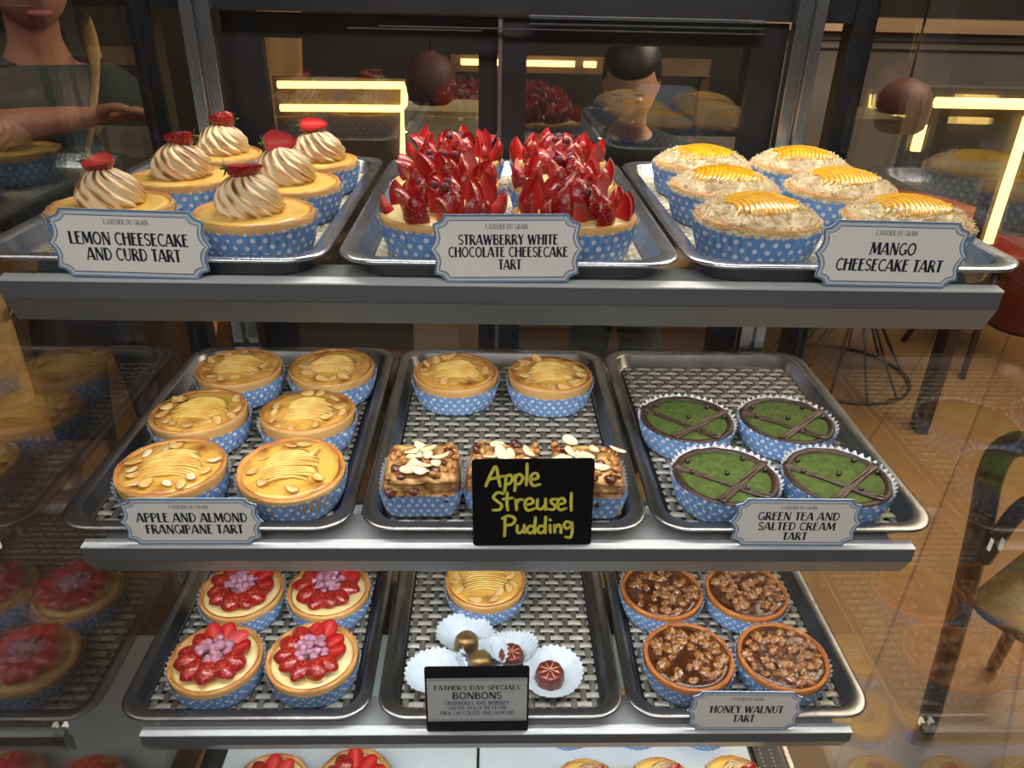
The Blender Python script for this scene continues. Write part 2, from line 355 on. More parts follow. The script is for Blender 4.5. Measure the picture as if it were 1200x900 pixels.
def rear_door(x0, x1, w0, w1, y, strip):
    d = bpy.data.objects.new('rear_door', None); COL.objects.link(d); d.parent = case
    mb = MB(); z0, z1 = cz(-.83), cz(.188)
    box(mb, x0 - w0, x0, y, y + .014, z0, z1); box(mb, x1, x1 + w1, y, y + .014, z0, z1)
    box(mb, x0, x1, y, y + .014, cz(.158), z1); box(mb, x0, x1, y, y + .014, z0, cz(-.78))
    part('door_frame', mb, M_BLACK, d)
    mb = MB(); box(mb, x0, x1, y + .005, y + .009, cz(-.78), cz(.158)); part('door_glass', mb, M_RGLASS, d)
    if strip:
        mb = MB(); box(mb, x0 - w0 - .001, x0 - w0 + .004, y - .003, y + .001, z0, z1); part('pull_strip', mb, mat('dull_steel', (120, 112, 108), .35, .8), d, label='thin steel pull strip')
rear_door(-.316, -.035, .05, .025, .489, False); rear_door(.028, .322, .036, .044, .473, True)

# ------------------------------------------------------------------ shelves
SHN = ['top', 'middle', 'lowest']
for i, z in enumerate(SHZ):
    sh = thing('display_shelf', ['glass display shelf with a grey price rail, topmost, under the lemon, strawberry and mango tarts',
                                 'glass display shelf with a grey price rail, the middle one, carrying the black handwritten sign',
                                 'glass display shelf with a grey price rail, the lowest one, carrying the bonbons'][i], 'shelf', (0, 0, cz(z)), group='display shelves')
    mb = MB(); box(mb, -.425, .425, .058, .432, -.007, -.0005); part('glass_panel', mb, M_SHGLASS, sh)
    mb = MB(); box(mb, -.404, .404, .0112, .058, -.010, -.0005); part('front_plate', mb, M_PLATE, sh)
    mb = MB(); pr = [(0, .002), (0, -.0128), (.0004, -.0140), (.0118, -.0370), (.0150, -.0370), (.0150, -.012), (.011, -.010), (.011, .002)]
    loft(mb, [[(x, y, zz) for y, zz in pr] for x in (-.42, .42)], 0, True, True, flat=True)
    for k_ in range(len(mb.f)):
        if k_ == 2: mb.m[k_] = 1
    part('price_rail', mb, [M_RAIL, M_RAILL], sh)
    mb = MB(); pr = [(-.0006, .0021), (-.0006, .0035), (.0112, .0050), (.0112, .0021)]
    loft(mb, [[(x, y, zz) for y, zz in pr] for x in (-.42, .42)], 0, True, True, flat=True); part('rail_lip', mb, M_LIP, sh, label='pale flat lip along the rail top')
    mb = MB(); box(mb, -.40, .40, .020, .040, -.030, -.0101); part('led_strip', mb, M_LED, sh)
    for sx in (-1, 1):
        mb = MB(); box(mb, sx * .408 - .003, sx * .408 + .003, .06, .443, -.030, -.0075); part('bracket', mb, M_RAIL, sh)

# ------------------------------------------------------------------ trays and mats
TW, TD, TY = .1485, .214, .222
M_TRAYFLOOR = mat('shade_dark_tray_floor', (38, 38, 40), .55, .4, c2=(28, 28, 30), scale=20)  # near-black colour stands in for the shade seen through the mat gaps
def tray_mesh(m, nm):
    mb = MB(); rg = [(.125, .1905, .025, 0.0), (.1295, .195, .027, .0008), (.1342, .1998, .030, .0165), (TW - .003, TD - .003, .034, .0172), (TW - .001, TD - .001, .036, .0168), (TW, TD, .037, .0182), (TW - .001, TD - .001, .036, .0198), (TW - .004, TD - .004, .034, .0203),
                       (.1350, .2005, .031, .0198), (.1335, .199, .030, .0186), (.1288, .1945, .027, .0030), (.126, .1915, .025, .0018)]
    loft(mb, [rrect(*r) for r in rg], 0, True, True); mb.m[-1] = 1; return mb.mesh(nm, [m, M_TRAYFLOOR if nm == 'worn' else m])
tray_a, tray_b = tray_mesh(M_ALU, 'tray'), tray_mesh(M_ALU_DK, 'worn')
def mat_mesh(m1, m2, px, gap, seed):
    """over-and-under woven strips"""
    mb = MB(); hw, hd = .1225, .188; w = px - gap
    xm = lambda y: min(hw, .1000 + sqrt(max(0, .024 ** 2 - max(0, abs(y) - .1665) ** 2))); ym = lambda x: min(hd, .1655 + sqrt(max(0, .024 ** 2 - max(0, abs(x) - .1010) ** 2)))
    nx = int(2 * hw / px); ny = int(2 * hd / (px * 1.02)); py = 2 * hd / ny; px = 2 * hw / nx; t = .0009
    for j in range(ny):
        y = -hd + (j + .5) * py; st = [[], [], [], []]
        for i in range(nx * 2 + 1):
            x = max(-xm(y), min(xm(y), -hw + i * px / 2)); z = .0019 + (.00075 * (1 if (i // 2 + j) % 2 else -1) if i % 2 else 0)
            for k, (dy, dz) in enumerate(((-w / 2, 0), (w / 2, 0), (w / 2, t), (-w / 2, t))): st[k].append((x, y + dy, z + dz - .0004))
        loft(mb, [[st[k][i] for k in range(4)] for i in range(nx * 2 + 1)], 0, True, True)
    for i in range(nx):
        x = -hw + (i + .5) * px; rings = []
        for j in range(ny * 2 + 1):
            y = max(-ym(x), min(ym(x), -hd + j * py / 2)); z = .0019 + (.00075 * (-1 if (i + j // 2) % 2 else 1) if j % 2 else 0)
            rings.append([(x + dx, y, z + dz - .0004) for dx, dz in ((-w / 2, 0), (w / 2, 0), (w / 2, t), (-w / 2, t))])
        loft(mb, rings, 1, True, True)
    return mb.mesh('woven_mat', [m1, m2])
mat_grey = mat_mesh(M_MATL, M_MATD, .0128, .0052, 1); mat_beige = mat_mesh(M_BEIGE1, M_BEIGE2, .0070, .0008, 2)
TX = [-.3045, 0.0, .3015]
HOLD = [['lemon cheesecake tarts', 'strawberry white chocolate tarts', 'mango cheesecake tarts'],
        ['six apple and almond tarts', 'streusel puddings and two apple tarts', 'four green tea tarts'],
        ['strawberry and ruby chip tarts', 'bonbons in white paper cups', 'four honey walnut tarts']]
FLOORZ = .0055
for i in range(3):
    for k in range(3):
        loc = (TX[k], TY, cz(SHZ[i]))
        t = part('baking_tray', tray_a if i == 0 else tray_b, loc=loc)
        tag(t, ('bright' if i == 0 else 'worn') + ' rectangular metal tray holding the ' + HOLD[i][k], 'tray', 'metal trays on the shelves')
        o = part('woven_mat', mat_beige if i == 0 else mat_grey, loc=(loc[0], loc[1], loc[2] + .0019))
        tag(o, ('pale beige' if i == 0 else 'grey') + ' woven mat lying under the ' + HOLD[i][k], 'mat', 'woven tray liners')

# ------------------------------------------------------------------ pastry pieces
rnd = random.Random(7)
def nz(x, y, z, f, s=0): return noise.noise(Vector((x * f + s, y * f - s * 1.3, z * f + s * .7)))
def paper_mesh(rb=.0505, rt=.0582, h=.0315, nf=44, wave=.0016, mtl=None, name='paper_case', zig=.0021):
    mb = MB(); n = nf * 4; H = 7
    def fn(r, z, a, k):
        t = z / h; tri = 1 - abs(((a * nf / (2 * pi)) % 1) * 2 - 1) * 2
        r2 = r + wave * tri * min(1, t * 1.3) + .0008 * nz(cos(a), sin(a), t, 2.3)
        return r2, z + (zig * tri if k == H else 0)
    prof = [(rb + (rt - rb) * (k / H) ** .9, .0004 + (h - .0004) * k / H) for k in range(H + 1)]
    lathe(mb, prof, n, fn=fn, cap0=True); return mb.mesh(name, mtl or M_PAPER)
PAPER = paper_mesh(); PAPER_LOW = paper_mesh(.0505, .0582, .0290); PAPER_GT = paper_mesh(.0505, .0590, .0335, zig=.0019)
def crust_mesh(h, lip, ro, seed, m, slope=.0500):
    mb = MB(); w = lip
    def fn(r, z, a, k):
        q = nz(cos(a), sin(a), z * 20, 3, seed); q2 = nz(cos(a) * 3, sin(a) * 3, 0, 4, seed)
        return r * (1 + .012 * q + .005 * q2), z + (.0011 * q + .0007 * q2 if k >= 2 else 0)
    prof = [(slope - .003, .0012), (slope, .003), (ro - .0006, h - .006), (ro, h - .0025), (ro - .001, h - .0004), (ro - w * .45, h), (ro - w * .85, h - .0012), (ro - w, h - .004), (ro - w - .001, h - .010)]
    bk = [0, .02, .1, .3, .62, .9, .7, .35, .1]
    lathe(mb, prof, 72, fn=fn, cap0=True, att=lambda r, z, a, k: max(.01, min(1, bk[k] + .35 * nz(cos(a), sin(a), k, 1.6, seed)))); return mb.mesh('crust', m)
def fill_mesh(r, z, dome, m, seed, name, amp=.0006, f=40, edge=0.0):
    mb = MB(); prof = [(r, z - .004)] + [(r * (1 - k / 7), z + dome * (1 - (1 - k / 7) ** 2) - edge * (1 if k == 0 else 0)) for k in range(7)] + [(.0008, z + dome)]
    def fn(rr, zz, a, k): return rr, zz + (amp * nz(rr * cos(a), rr * sin(a), 0, f, seed) if k > 0 else 0)
    lathe(mb, prof, 48, fn=fn, cap1=True); return mb.mesh(name, m)
def flake_mesh(m):
    mb = MB(); rings = []
    for z, q in ((-.0004, .8), (0, 1), (.0004, .8)):
        ring = []
        for i in range(16):
            a = 2 * pi * i / 16; x = cos(a); w = (.62 - .14 * x)
            ring.append((x * .0068 * q, sin(a) * .0068 * w * q, z + .0009 * x * x))
        rings.append(ring)
    loft(mb, rings, 0, True, True); return mb.mesh('almond_flake', m)
FLAKE, FLAKE_W = flake_mesh(M_FLAKE), flake_mesh(M_FLAKE_W)
def berry_mesh(a0, a1, seed, L=.034, Rm=.0125, name='strawberry_slice'):
    """angular wedge of a strawberry: axis on z, stalk end at the bottom, tip up"""
    mb = MB(); K = 10; N = 9
    def rad(t): return Rm * (max(0, 1 - t ** 2.9)) ** .62 * (.60 + .40 * min(1, t / .25)) if t < 1 else 0.0
    Rm = Rm; ts = [0, .04, .12, .24, .38, .52, .66, .79, .9, .97, 1.0]; rows = []
    for t in ts:
        r = max(rad(t), .0004)
        rows.append([(r * cos(a0 + (a1 - a0) * i / N) * (1 + .05 * nz(t, i, 0, 1.3, seed)), r * sin(a0 + (a1 - a0) * i / N), t * L) for i in range(N + 1)])
    loft(mb, rows, 0, closed=False)
    for e, sgn in ((0, 1), (N, -1)):                                    # two cut faces out to the axis
        vs, fs, at = [], [], []
        for k, row in enumerate(rows):
            q = Vector(row[e])
            for j in range(4):
                s = j / 3; vs.append(Vector((q.x * s, q.y * s, q.z))); at.append((1 - s) * (0.95 if .1 < ts[k] < .8 else .5))
        for k in range(len(rows) - 1):
            for j in range(3):
                f = (k * 4 + j, k * 4 + j + 1, k * 4 + j + 5, k * 4 + j + 4); fs.append(f if sgn > 0 else f[::-1])
        mb.add(vs, fs, 1, at, None, True)
    mb.add([(0, 0, 0)] + rows[0], [(0, i + 2, i + 1) for i in range(N)], 1, [.6] + [.1] * (N + 1))
    return mb.mesh(name, [M_SKIN_S, M_FLESH])
SL = [berry_mesh(-.80, .80, 1, .0305, .0150), berry_mesh(-1.1, 1.1, 5, .0285, .0132), berry_mesh(-.65, .65, 9, .0325, .0158)]
HALF = [berry_mesh(-pi / 2, pi / 2, 3, .0265, .0128, 'strawberry_half'), berry_mesh(-pi / 2, pi / 2, 8, .0285, .0122, 'strawberry_half')]
mb = MB()
for k in range(6):
    a = k * pi / 3 + .2; d = Vector((cos(a), sin(a), 0)); n_ = Vector((-d.y, d.x, 0))
    mb.add([Vector((0, 0, 0)), d * .005 + n_ * .0018 + Vector((0, 0, -.002)), d * .010 + Vector((0, 0, -.004)), d * .005 - n_ * .0018 + Vector((0, 0, -.002))], [(0, 1, 2, 3)], 0)
tube(mb, [(0, 0, 0), (.001, 0, -.006)], .0009, 6); CALYX = mb.mesh('calyx', M_CALYX)

def meringue_mesh(seed, Rm=.0330, H=.0365):
    """piped swirl: spiral ridges, browned along the crests"""
    mb = MB(); n, K, lobes = 150, 48, 12
    rings, at = [], []
    for k in range(K + 1):
        t = k / K; z = H * (1 - (1 - t) ** 1.12)
        env = Rm * (1 - t ** 2.3) ** .58 * (.88 + .12 * min(1, t / .12)); ring, aa = [], []
        for i in range(n):
            a = 2 * pi * i / n; ph = (lobes * a / (2 * pi) + 3.2 * t ** .85 + .22 * nz(cos(a), sin(a), t * 2, 1.4, seed)) % 1.0
            rid = 1 - abs(2 * ph - 1); rid = rid ** .75
            fall = (1 - .85 * t ** 3)
            r = max(env * (.76 + .24 * rid * fall), .001)
            crest = max(0, 1 - abs(ph - .58) / .30); br = nz(cos(a) * 1.2, sin(a) * 1.2, t * 2, 1.6, seed + 4)
            aa.append(max(.02, min(1, .13 + .18 * t * t + (crest ** 1.25) * max(.22, .62 + .95 * br) * (.70 + .45 * t))))
            wob = .0012 * nz(cos(a), sin(a), t, 2.2, seed + 9)
            ring.append(((r + wob) * cos(a) + .002 * sin(t * 3 + seed), (r + wob) * sin(a), z))
        rings.append(ring); at.append(aa)
    loft(mb, rings, 0, False, True, at); return mb.mesh('meringue', M_MERINGUE)
MER = [meringue_mesh(s) for s in (1, 12, 23)]
CR_L = [crust_mesh(.0385, .0050, .0558, s, M_CRUST) for s in (1, 5)]
CR_A = [crust_mesh(.0415, .0058, .0560, s, M_CRUST) for s in (2, 7, 11)]
CR_R = [crust_mesh(.0385, .0062, .0560, s, M_CRUST) for s in (3, 8)]
CR_W = [crust_mesh(.0375, .0055, .0560, s, M_CRUST_DK) for s in (4, 9)]
CR_G = [crust_mesh(.0335, .0080, .0560, s, M_CHOC) for s in (6, 10)]
CURD = [fill_mesh(.0518, .0370, .0012, M_CURD, s, 'curd', .0010, 55) for s in (1, 4)]

def lemon_tart(loc, label, v, rz, group, swirl=1.0, sc=1.0, off=(0, 0), berry=True, paper=PAPER, upright=False):
    t = thing('lemon_tart', label, 'tart', loc, 0, group); t.scale = (sc,) * 3
    part('paper_case', paper, parent=t, rot=(0, 0, rz)); part('crust', CR_L[v % 2], parent=t, rot=(0, 0, rz)); part('curd', CURD[v % 2], parent=t, rot=(0, 0, rz))
    part('meringue', MER[v % 3], parent=t, loc=(off[0], off[1], .0372), rot=(0, 0, rz * 2 + .4), sc=swirl)
    if berry:
        zt = .0372 + .0312 * swirl
        if upright:
            b = part('strawberry_half', HALF[v % 2], parent=t, loc=(off[0] + .006, off[1] - .004, zt - .006), rot=(R(-16), R(10), R(-80)), sc=1.15)
        else:                                                          # lying half, cut face up, stalk away
            bm = Matrix.Rotation(R((-28, 14, -160, 22, 200, 8)[v]), 3, 'Z') @ Matrix.Rotation(R((18, -6, 26, 66, 40, 24)[v]), 3, 'X') @ Matrix.Rotation(R(90), 3, 'Y'); lo = Vector((off[0], off[1], zt + .0085)) - bm @ Vector((.003, 0, .0165))
            b = part('strawberry_half', HALF[v % 2], parent=t, loc=lo, rot=bm.to_euler(), sc=1.12)
            c = part('calyx', CALYX, parent=b, loc=(.002, 0, .0005), rot=(0, 0, v))
    return t
def apple_fan_mesh(seed):
    mb = MB(); rr = random.Random(seed); n = 12
    for k in range(n):
        y0 = -.0225 + k * .0042; w = .0325 * sqrt(max(.12, 1 - ((k - 5) / 7.6) ** 2)) + rr.uniform(-.0015, .0015); bow = .0036 + rr.uniform(-.0015, .0015); x0 = rr.uniform(-.0015, .0015)
        rings = []
        for i in range(17):
            s = -1 + 2 * i / 16; x = x0 + s * w; y = y0 - bow * (s * s) * (1 if k < 99 else 1) + .0006 * nz(s, k, 0, 1.7, seed)
            h = .0030 * (1 - s ** 4) + .0005
            zb = .0405 + .0016 * (1 - s * s); yb = y
            rings.append([(x, yb, zb - .002), (x, yb - .0005, zb + h * .75), (x, yb + .0003, zb + h), (x, yb + .0013, zb + h * .9), (x, yb + .0062, zb + .0004)])
        loft(mb, rings, 0, True, True)
    return mb.mesh('apple_fan', M_APPLE)
FAN = [apple_fan_mesh(s) for s in (3, 8, 15)]
FRANG = [fill_mesh(.0512, .0398, .0022, M_FRANG, s, 'frangipane', .0016, 70) for s in (2, 6, 9)]
def apple_tart(loc, label, v, rz, group, tilt=(0, 0), nf=14, pz=0):
    t = thing('apple_almond_tart', label, 'tart', loc, 0, group); q = random.Random(100 + v)
    part('paper_case', PAPER, parent=t, rot=(0, 0, v)); hz = (R(tilt[0]), R(tilt[1]), rz)
    part('crust', CR_A[v % 3], parent=t, loc=(0, 0, pz), rot=(hz[0], hz[1], v * 1.3)); part('frangipane', FRANG[v % 3], parent=t, loc=(0, 0, pz), rot=(hz[0], hz[1], v * .7))
    part('apple_fan', FAN[v % 3], parent=t, loc=(0, .001, pz), rot=hz)
    M_ = Matrix.Rotation(hz[1], 4, 'Y') @ Matrix.Rotation(hz[0], 4, 'X')
    for k in range(nf):
        a = pi * (.85 + 1.3 * (k + q.uniform(-.3, .3)) / max(1, nf - 3)) if k < nf - 3 else q.uniform(.15, .85) * pi
        r = q.uniform(.033, .045); p = M_ @ Vector((r * cos(a), r * sin(a), .0415 + .0008 * (k % 3)))
        part('almond_flake', FLAKE_W if v == 0 and k % 2 == 0 else FLAKE, parent=t, loc=(p.x, p.y, p.z + pz + .0006), rot=(q.uniform(-.35, .35), q.uniform(-.3, .3), q.uniform(0, 6.28)), sc=q.uniform(1.0, 1.4))
    return t
CREAM_HI = [fill_mesh(.0518, .0360, .0040, M_CREAM, s, 'cream', .0012, 60) for s in (1, 7)]
CR_S = [crust_mesh(.0370, .0050, .0560, s, M_CRUST) for s in (13, 17)]
def strawberry_tart(loc, label, v, group):
    t = thing('strawberry_tart', label, 'tart', loc, 0, group); q = random.Random(40 + v)
    part('paper_case', PAPER, parent=t, rot=(0, 0, v)); part('crust', CR_S[v % 2], parent=t, rot=(0, 0, v)); part('cream', CREAM_HI[v % 2], parent=t)
    for ring, (cnt, r0, lean, z) in enumerate(((12, .0365, 24, .0325), (8, .0225, 15, .0350), (4, .0085, 8, .0375))):
        for k in range(cnt):
            a = 2 * pi * (k + q.uniform(-.22, .22)) / cnt + v + ring * .3; r = r0 + q.uniform(-.003, .003)
            # half of the slices show the red skin outwards, half the cut side
            spin = a + (0 if q.random() < .70 else pi * .75) + q.uniform(-.5, .5)
            mrot = Matrix.Rotation(a, 3, 'Z') @ Matrix.Rotation(R(lean + q.uniform(-10, 12)), 3, 'Y') @ Matrix.Rotation(spin - a, 3, 'Z') @ Matrix.Rotation(R(q.uniform(-9, 9)), 3, 'X')
            part('strawberry_slice', SL[q.randrange(3)], parent=t, loc=(r * cos(a), r * sin(a), z + q.uniform(-.003, .002)), rot=mrot.to_euler(), sc=q.uniform(.88, 1.12))
    for k in range(5):
        a = q.uniform(0, 6.28); mb = MB(); r = q.uniform(.004, .02)
        part('candied_cranberry', CRAN, parent=t, loc=(r * cos(a), r * sin(a) - .008, .060 + q.uniform(0, .004)), label='dusty dark red berry')
    return t
mb = MB(); blob(mb, .0042, .0042, .0040, 10, 6); CRAN = mb.mesh('candied_cranberry', mat('dusty_berry', (120, 60, 70), .7, c2=(92, 26, 34), scale=300))
def dome_h(r): return .0355 + .0190 * max(0, 1 - (r / .0545) ** 2) ** .85
def coconut_mesh(seed):
    mb = MB(); q = random.Random(seed)
    prof = [(.0555 * (1 - k / 9) + .0004, dome_h(.0555 * (1 - k / 9)) - .0006) for k in range(10)]
    lathe(mb, [(.0560, .030)] + prof, 40, fn=lambda r, z, a, k: (r, z + .0011 * nz(r * cos(a), r * sin(a), 0, 110, seed)), cap1=True)
    for k in range(1500):
        a = q.uniform(0, 6.2832); r = .0570 * sqrt(q.random())
        if q.random() < .12: r = q.uniform(.053, .0580)
        x, y = r * cos(a), r * sin(a)
        if (x / .033) ** 2 + ((y + .003) / .032) ** 2 < 1 and q.random() < .985: continue
        z = dome_h(min(r, .0545)) + q.uniform(.0002, .0016) - (.002 if r > .055 else 0); L = q.uniform(.0016, .0036); w = .00045
        d = Vector((q.uniform(-1, 1), q.uniform(-1, 1), q.uniform(-.5, .6))).normalized(); s = d.cross(Vector((0, 0, 1))).normalized() * w; p = Vector((x, y, z)); up = Vector((0, 0, w * 1.2))
        mb.add([p - d * L - s, p - d * L + s, p + d * L + s, p + d * L - s, p - d * L + up, p + d * L + up], [(0, 1, 2, 3), (0, 3, 5, 4), (1, 4, 5, 2), (0, 4, 1), (2, 5, 3)], 0, None, None, True)
    return mb.mesh('coconut', M_COCO)
def mango_mesh(seed):
    """overlapping thin mango slices fanned over the top of the dome"""
    mb = MB(); n, m = 15, 26; vs, fs = [], []
    K = 15
    for k in range(K):
        x0 = -.034 + .068 * k / K; x1 = x0 + .068 / K * 1.5; rings = []
        for j in range(m + 1):
            s = -1 + 2 * j / m; xm = (x0 + x1) / 2; half = .0325 * sqrt(max(.05, 1 - (xm / .037) ** 2)); y = -.003 + s * half; bend = .006 * (1 - s * s)
            def P(x, up): x += bend - .003; r = sqrt(x * x + y * y); return (x, y, dome_h(r) + up - .0018 * abs(s) ** 6)
            rings.append([P(x0, -.001), P(x0 + .0003, .0019), P((x0 + x1) / 2, .0016), P(x1, .0004), P(x1, -.001)])
        loft(mb, rings, 0, True, True)
    return mb.mesh('mango_fan', M_MANGO)
COCO = [coconut_mesh(s) for s in (1, 2, 3)]; MANGO = [mango_mesh(s) for s in (1, 2)]; CR_M = [crust_mesh(.0380, .0060, .0560, s, M_CRUST) for s in (21, 25)]
def mango_tart(loc, label, v, rz, group, tilt=0):
    t = thing('mango_tart', label, 'tart', loc, 0, group)
    part('paper_case', PAPER, parent=t, rot=(0, 0, v)); part('crust', CR_M[v % 2], parent=t, rot=(0, 0, v))
    part('coconut', COCO[v % 3], parent=t, rot=(0, 0, v * 2.1), kind='stuff', label='white shredded coconut dome'); part('mango_fan', MANGO[v % 2], parent=t, rot=(0, 0, rz))
    return t
MATCHA = [fill_mesh(.0492, .0305, .0008, M_MATCHA, s, 'matcha_filling', .0005, 50) for s in (1, 6)]
def drizzle_mesh(p0, p1, n, seed):
    mb = MB(); q = random.Random(seed); a, b = Vector(p0), Vector(p1); d = (b - a).normalized(); s = Vector((-d.y, d.x, 0))
    for k in range(n):
        o0, o1 = q.uniform(-.0050, .0050), q.uniform(-.0050, .0050); pts = []
        for i in range(9):
            t = i / 8; p = a.lerp(b, t) + s * (o0 + (o1 - o0) * t + q.uniform(-.0004, .0004)); r = p.length
            pts.append((p.x, p.y, .0318 + .0004 * k * .5 + (.0022 if r > .049 else 0)))
        tube(mb, pts, .00105, 6, smooth=2)
    return mb.mesh('chocolate_drizzle', M_DRIZZLE)
DR1, DR2 = drizzle_mesh((-.054, .018, 0), (.034, -.042, 0), 6, 1), drizzle_mesh((-.020, -.050, 0), (.050, .022, 0), 9, 2)
mb = MB(); blob(mb, .0030, .0030, .0029, 12, 8); PEARL = mb.mesh('chocolate_pearl', M_PEARL)
def green_tart(loc, label, v, rz, group):
    t = thing('green_tea_tart', label, 'tart', loc, rz, group)
    part('paper_case', PAPER_GT, parent=t, rot=(0, 0, v)); part('crust', CR_G[v % 2], parent=t, rot=(0, 0, v)); part('matcha_filling', MATCHA[v % 2], parent=t)
    part('chocolate_drizzle', DR1, parent=t); part('chocolate_drizzle', DR2, parent=t)
    for x, y in ((-.036, .026), (.028, .030), (-.036, .004), (.002, .002), (.046, .008), (.016, -.026)):
        part('chocolate_pearl', PEARL, parent=t, loc=(x, y, .0335))
    return t
mb = MB(); lathe(mb, [(.0055, 0), (.0060, .0008), (.0048, .0026), (.0020, .0042), (.0004, .0048)], 14, cap0=True, cap1=True); CHIP = mb.mesh('ruby_chip', M_RUBY)
CREAM_LO = [fill_mesh(.0508, .0330, .0022, M_CREAM, s, 'custard', .0008, 50) for s in (2, 5)]
def ruby_tart(loc, label, v, group, rot0=0.0, chips=True, nb=11):
    t = thing('strawberry_custard_tart', label, 'tart', loc, 0, group); q = random.Random(70 + v)
    part('paper_case', PAPER, parent=t, rot=(0, 0, v)); part('crust', CR_R[v % 2], parent=t, rot=(0, 0, v)); part('custard', CREAM_LO[v % 2], parent=t)
    for k in range(nb):                                                 # ring of halves, tips outward; the far side shows cut faces
        a = 2 * pi * (k + q.uniform(-.15, .15)) / nb + rot0; r = .0160; face = sin(a) > -.1 and cos(a) > -.45
        ax = Matrix.Rotation(a, 3, 'Z') @ Matrix.Rotation(R(88 - (16 if face else 6)), 3, 'Y') @ Matrix.Rotation((0 if not face else pi) + pi + q.uniform(-.35, .35), 3, 'Z')
        part('strawberry_half', HALF[k % 2], parent=t, loc=(r * cos(a), r * sin(a), .0385 + (.004 if face else 0)), rot=ax.to_euler(), sc=q.uniform(1.02, 1.2))
    if chips:
        for k in range(20):
            a = k * 2.4 + q.uniform(-.4, .4); r = .021 * sqrt(k / 20)
            part('ruby_chip', CHIP, parent=t, loc=(r * cos(a), r * sin(a), .0475 + .0052 * (1 - r / .022) + q.uniform(-.001, .002)), rot=(q.uniform(-.7, .7), q.uniform(-.7, .7), 0), sc=q.uniform(.85, 1.15))
    return t
def walnut_mesh(seed):
    mb = MB(); q = random.Random(seed)
    def fn(d): return 1 + .22 * sin(d.x * 7 + seed) * sin(d.y * 6 + seed * 2) + .20 * noise.noise(d * 2.4 + Vector((seed, 0, 0))) - .30 * max(0, 1 - abs(d.y) * 5) * (d.z > 0)
    blob(mb, q.uniform(.0085, .0105), q.uniform(.0055, .0075), .0050, 18, 11, fn=fn); return mb.mesh('walnut_piece', M_WALNUT)
WAL = [walnut_mesh(s) for s in (1, 2, 3, 4, 5)]
CARA = [fill_mesh(.0510, .0345, .0010, M_CARAMEL, s, 'caramel', .0014, 90) for s in (2, 5)]
def walnut_tart(loc, label, v, group, rot=None):
    t = thing('walnut_tart', label, 'tart', loc, 0, group, rot=rot); q = random.Random(90 + v)
    part('paper_case', PAPER, parent=t, rot=(0, 0, v)); part('crust', CR_W[v % 2], parent=t, rot=(0, 0, v)); part('caramel', CARA[v % 2], parent=t)
    pts = []
    while len(pts) < 36:
        a, r = q.uniform(0, 6.28), .0455 * sqrt(q.random()); p = (r * cos(a), r * sin(a))
        if all((p[0] - u) ** 2 + (p[1] - w) ** 2 > (.0100 - .00010 * len(pts)) ** 2 for u, w in pts) or q.random() < .004: pts.append(p)
    for x, y in pts:
        part('walnut_piece', WAL[q.randrange(5)], parent=t, loc=(x, y, .0338 + q.uniform(0, .0022)), rot=(q.uniform(-.5, .5), q.uniform(-.5, .5), q.uniform(0, 6.28)), sc=q.uniform(.65, 1.15))
    return t

# ------------------------------------------------------------------ tarts on the shelves
Z = [cz(z) + FLOORZ for z in SHZ]
G = 'lemon cheesecake and curd tarts'; n0 = 'lemon meringue tart topped with strawberry, '
for v, (x, y, so, txt) in enumerate((
        (-.362, .096, (.000, .0), 'directly behind the LEMON sign, by the outer glass'), (-.229, .081, (-.002, 0), 'front row, beyond the end of its sign'),
        (-.339, .213, (.000, 0), 'middle row on the outer glass side'), (-.226, .1945, (-.004, .004), 'middle row beside the strawberry tray'),
        (-.345, .336, (.010, .004), 'rear row, standing by the silver post'), (-.2265, .308, (.009, 0), 'rear row beside the strawberry tray'))):
    lemon_tart((x, y, Z[0]), n0 + txt, v, v * .9 + .3, G, swirl=(.98, 1.0, 1.02, 1.02, .98, 1.0)[v], off=so, sc=.95)
G = 'strawberry white chocolate cheesecake tarts'; n0 = 'tart piled with upright glazed strawberry slices, '
for v, (x, y, txt) in enumerate(((-.061, .088, 'front row on the lemon tart side'), (.060, .090, 'front row on the mango tart side'), (-.064, .208, 'middle row on the lemon tart side'),
                                 (.060, .210, 'middle row on the mango tart side'), (-.061, .330, 'rear row on the lemon tart side'), (.064, .330, 'rear row on the mango tart side'))):
    strawberry_tart((x, y, Z[0]), n0 + txt, v, G)
G = 'mango cheesecake tarts'; n0 = 'domed mango tart ringed with shredded coconut, '
for v, (x, y, rz, txt) in enumerate(((.229, .088, .3, 'front row beside the strawberry tray'), (.370, .090, .1, 'front row hidden behind the mango sign'), (.230, .207, -.2, 'middle row beside the strawberry tray'),
                                 (.356, .208, .2, 'middle row by the outer glass, big yellow crown'), (.236, .327, .1, 'rear row beside the strawberry tray'), (.356, .328, -.1, 'rear row next to the outer glass'))):
    mango_tart((x, y, Z[0]), n0 + txt, v, rz, G)
G = 'apple and almond frangipane tarts'; n0 = 'golden apple almond tart, '
for v, (x, y, rz, tl, txt) in enumerate(((-.354, .081, .10, (0, 0), 'front row by the outer glass, large pale almond flakes'), (-.228, .081, .12, (3, -3), 'front row beside the pudding tray, few almonds and crinkled glaze'),
        (-.364, .199, -.05, (0, 2), 'middle row by the outer glass'), (-.236, .200, .06, (2, -2), 'middle row beside the pudding tray, flakes on one edge'),
        (-.352, .317, 0, (0, 0), 'rear row by the outer glass, darkest browned top'), (-.229, .320, .04, (0, 0), 'rear row beside the pudding tray'),
        (-.062, .308, .02, (0, 0), 'rear row of the pudding tray on the apple tart side'), (.064, .305, 0, (2, 0), 'rear row of the pudding tray, flakes standing up at its back'))):
    apple_tart((x, y, Z[1]), n0 + txt, v, rz, tilt=tl, group=G, nf=(14, 8, 13, 14, 12, 14, 13, 15)[v])
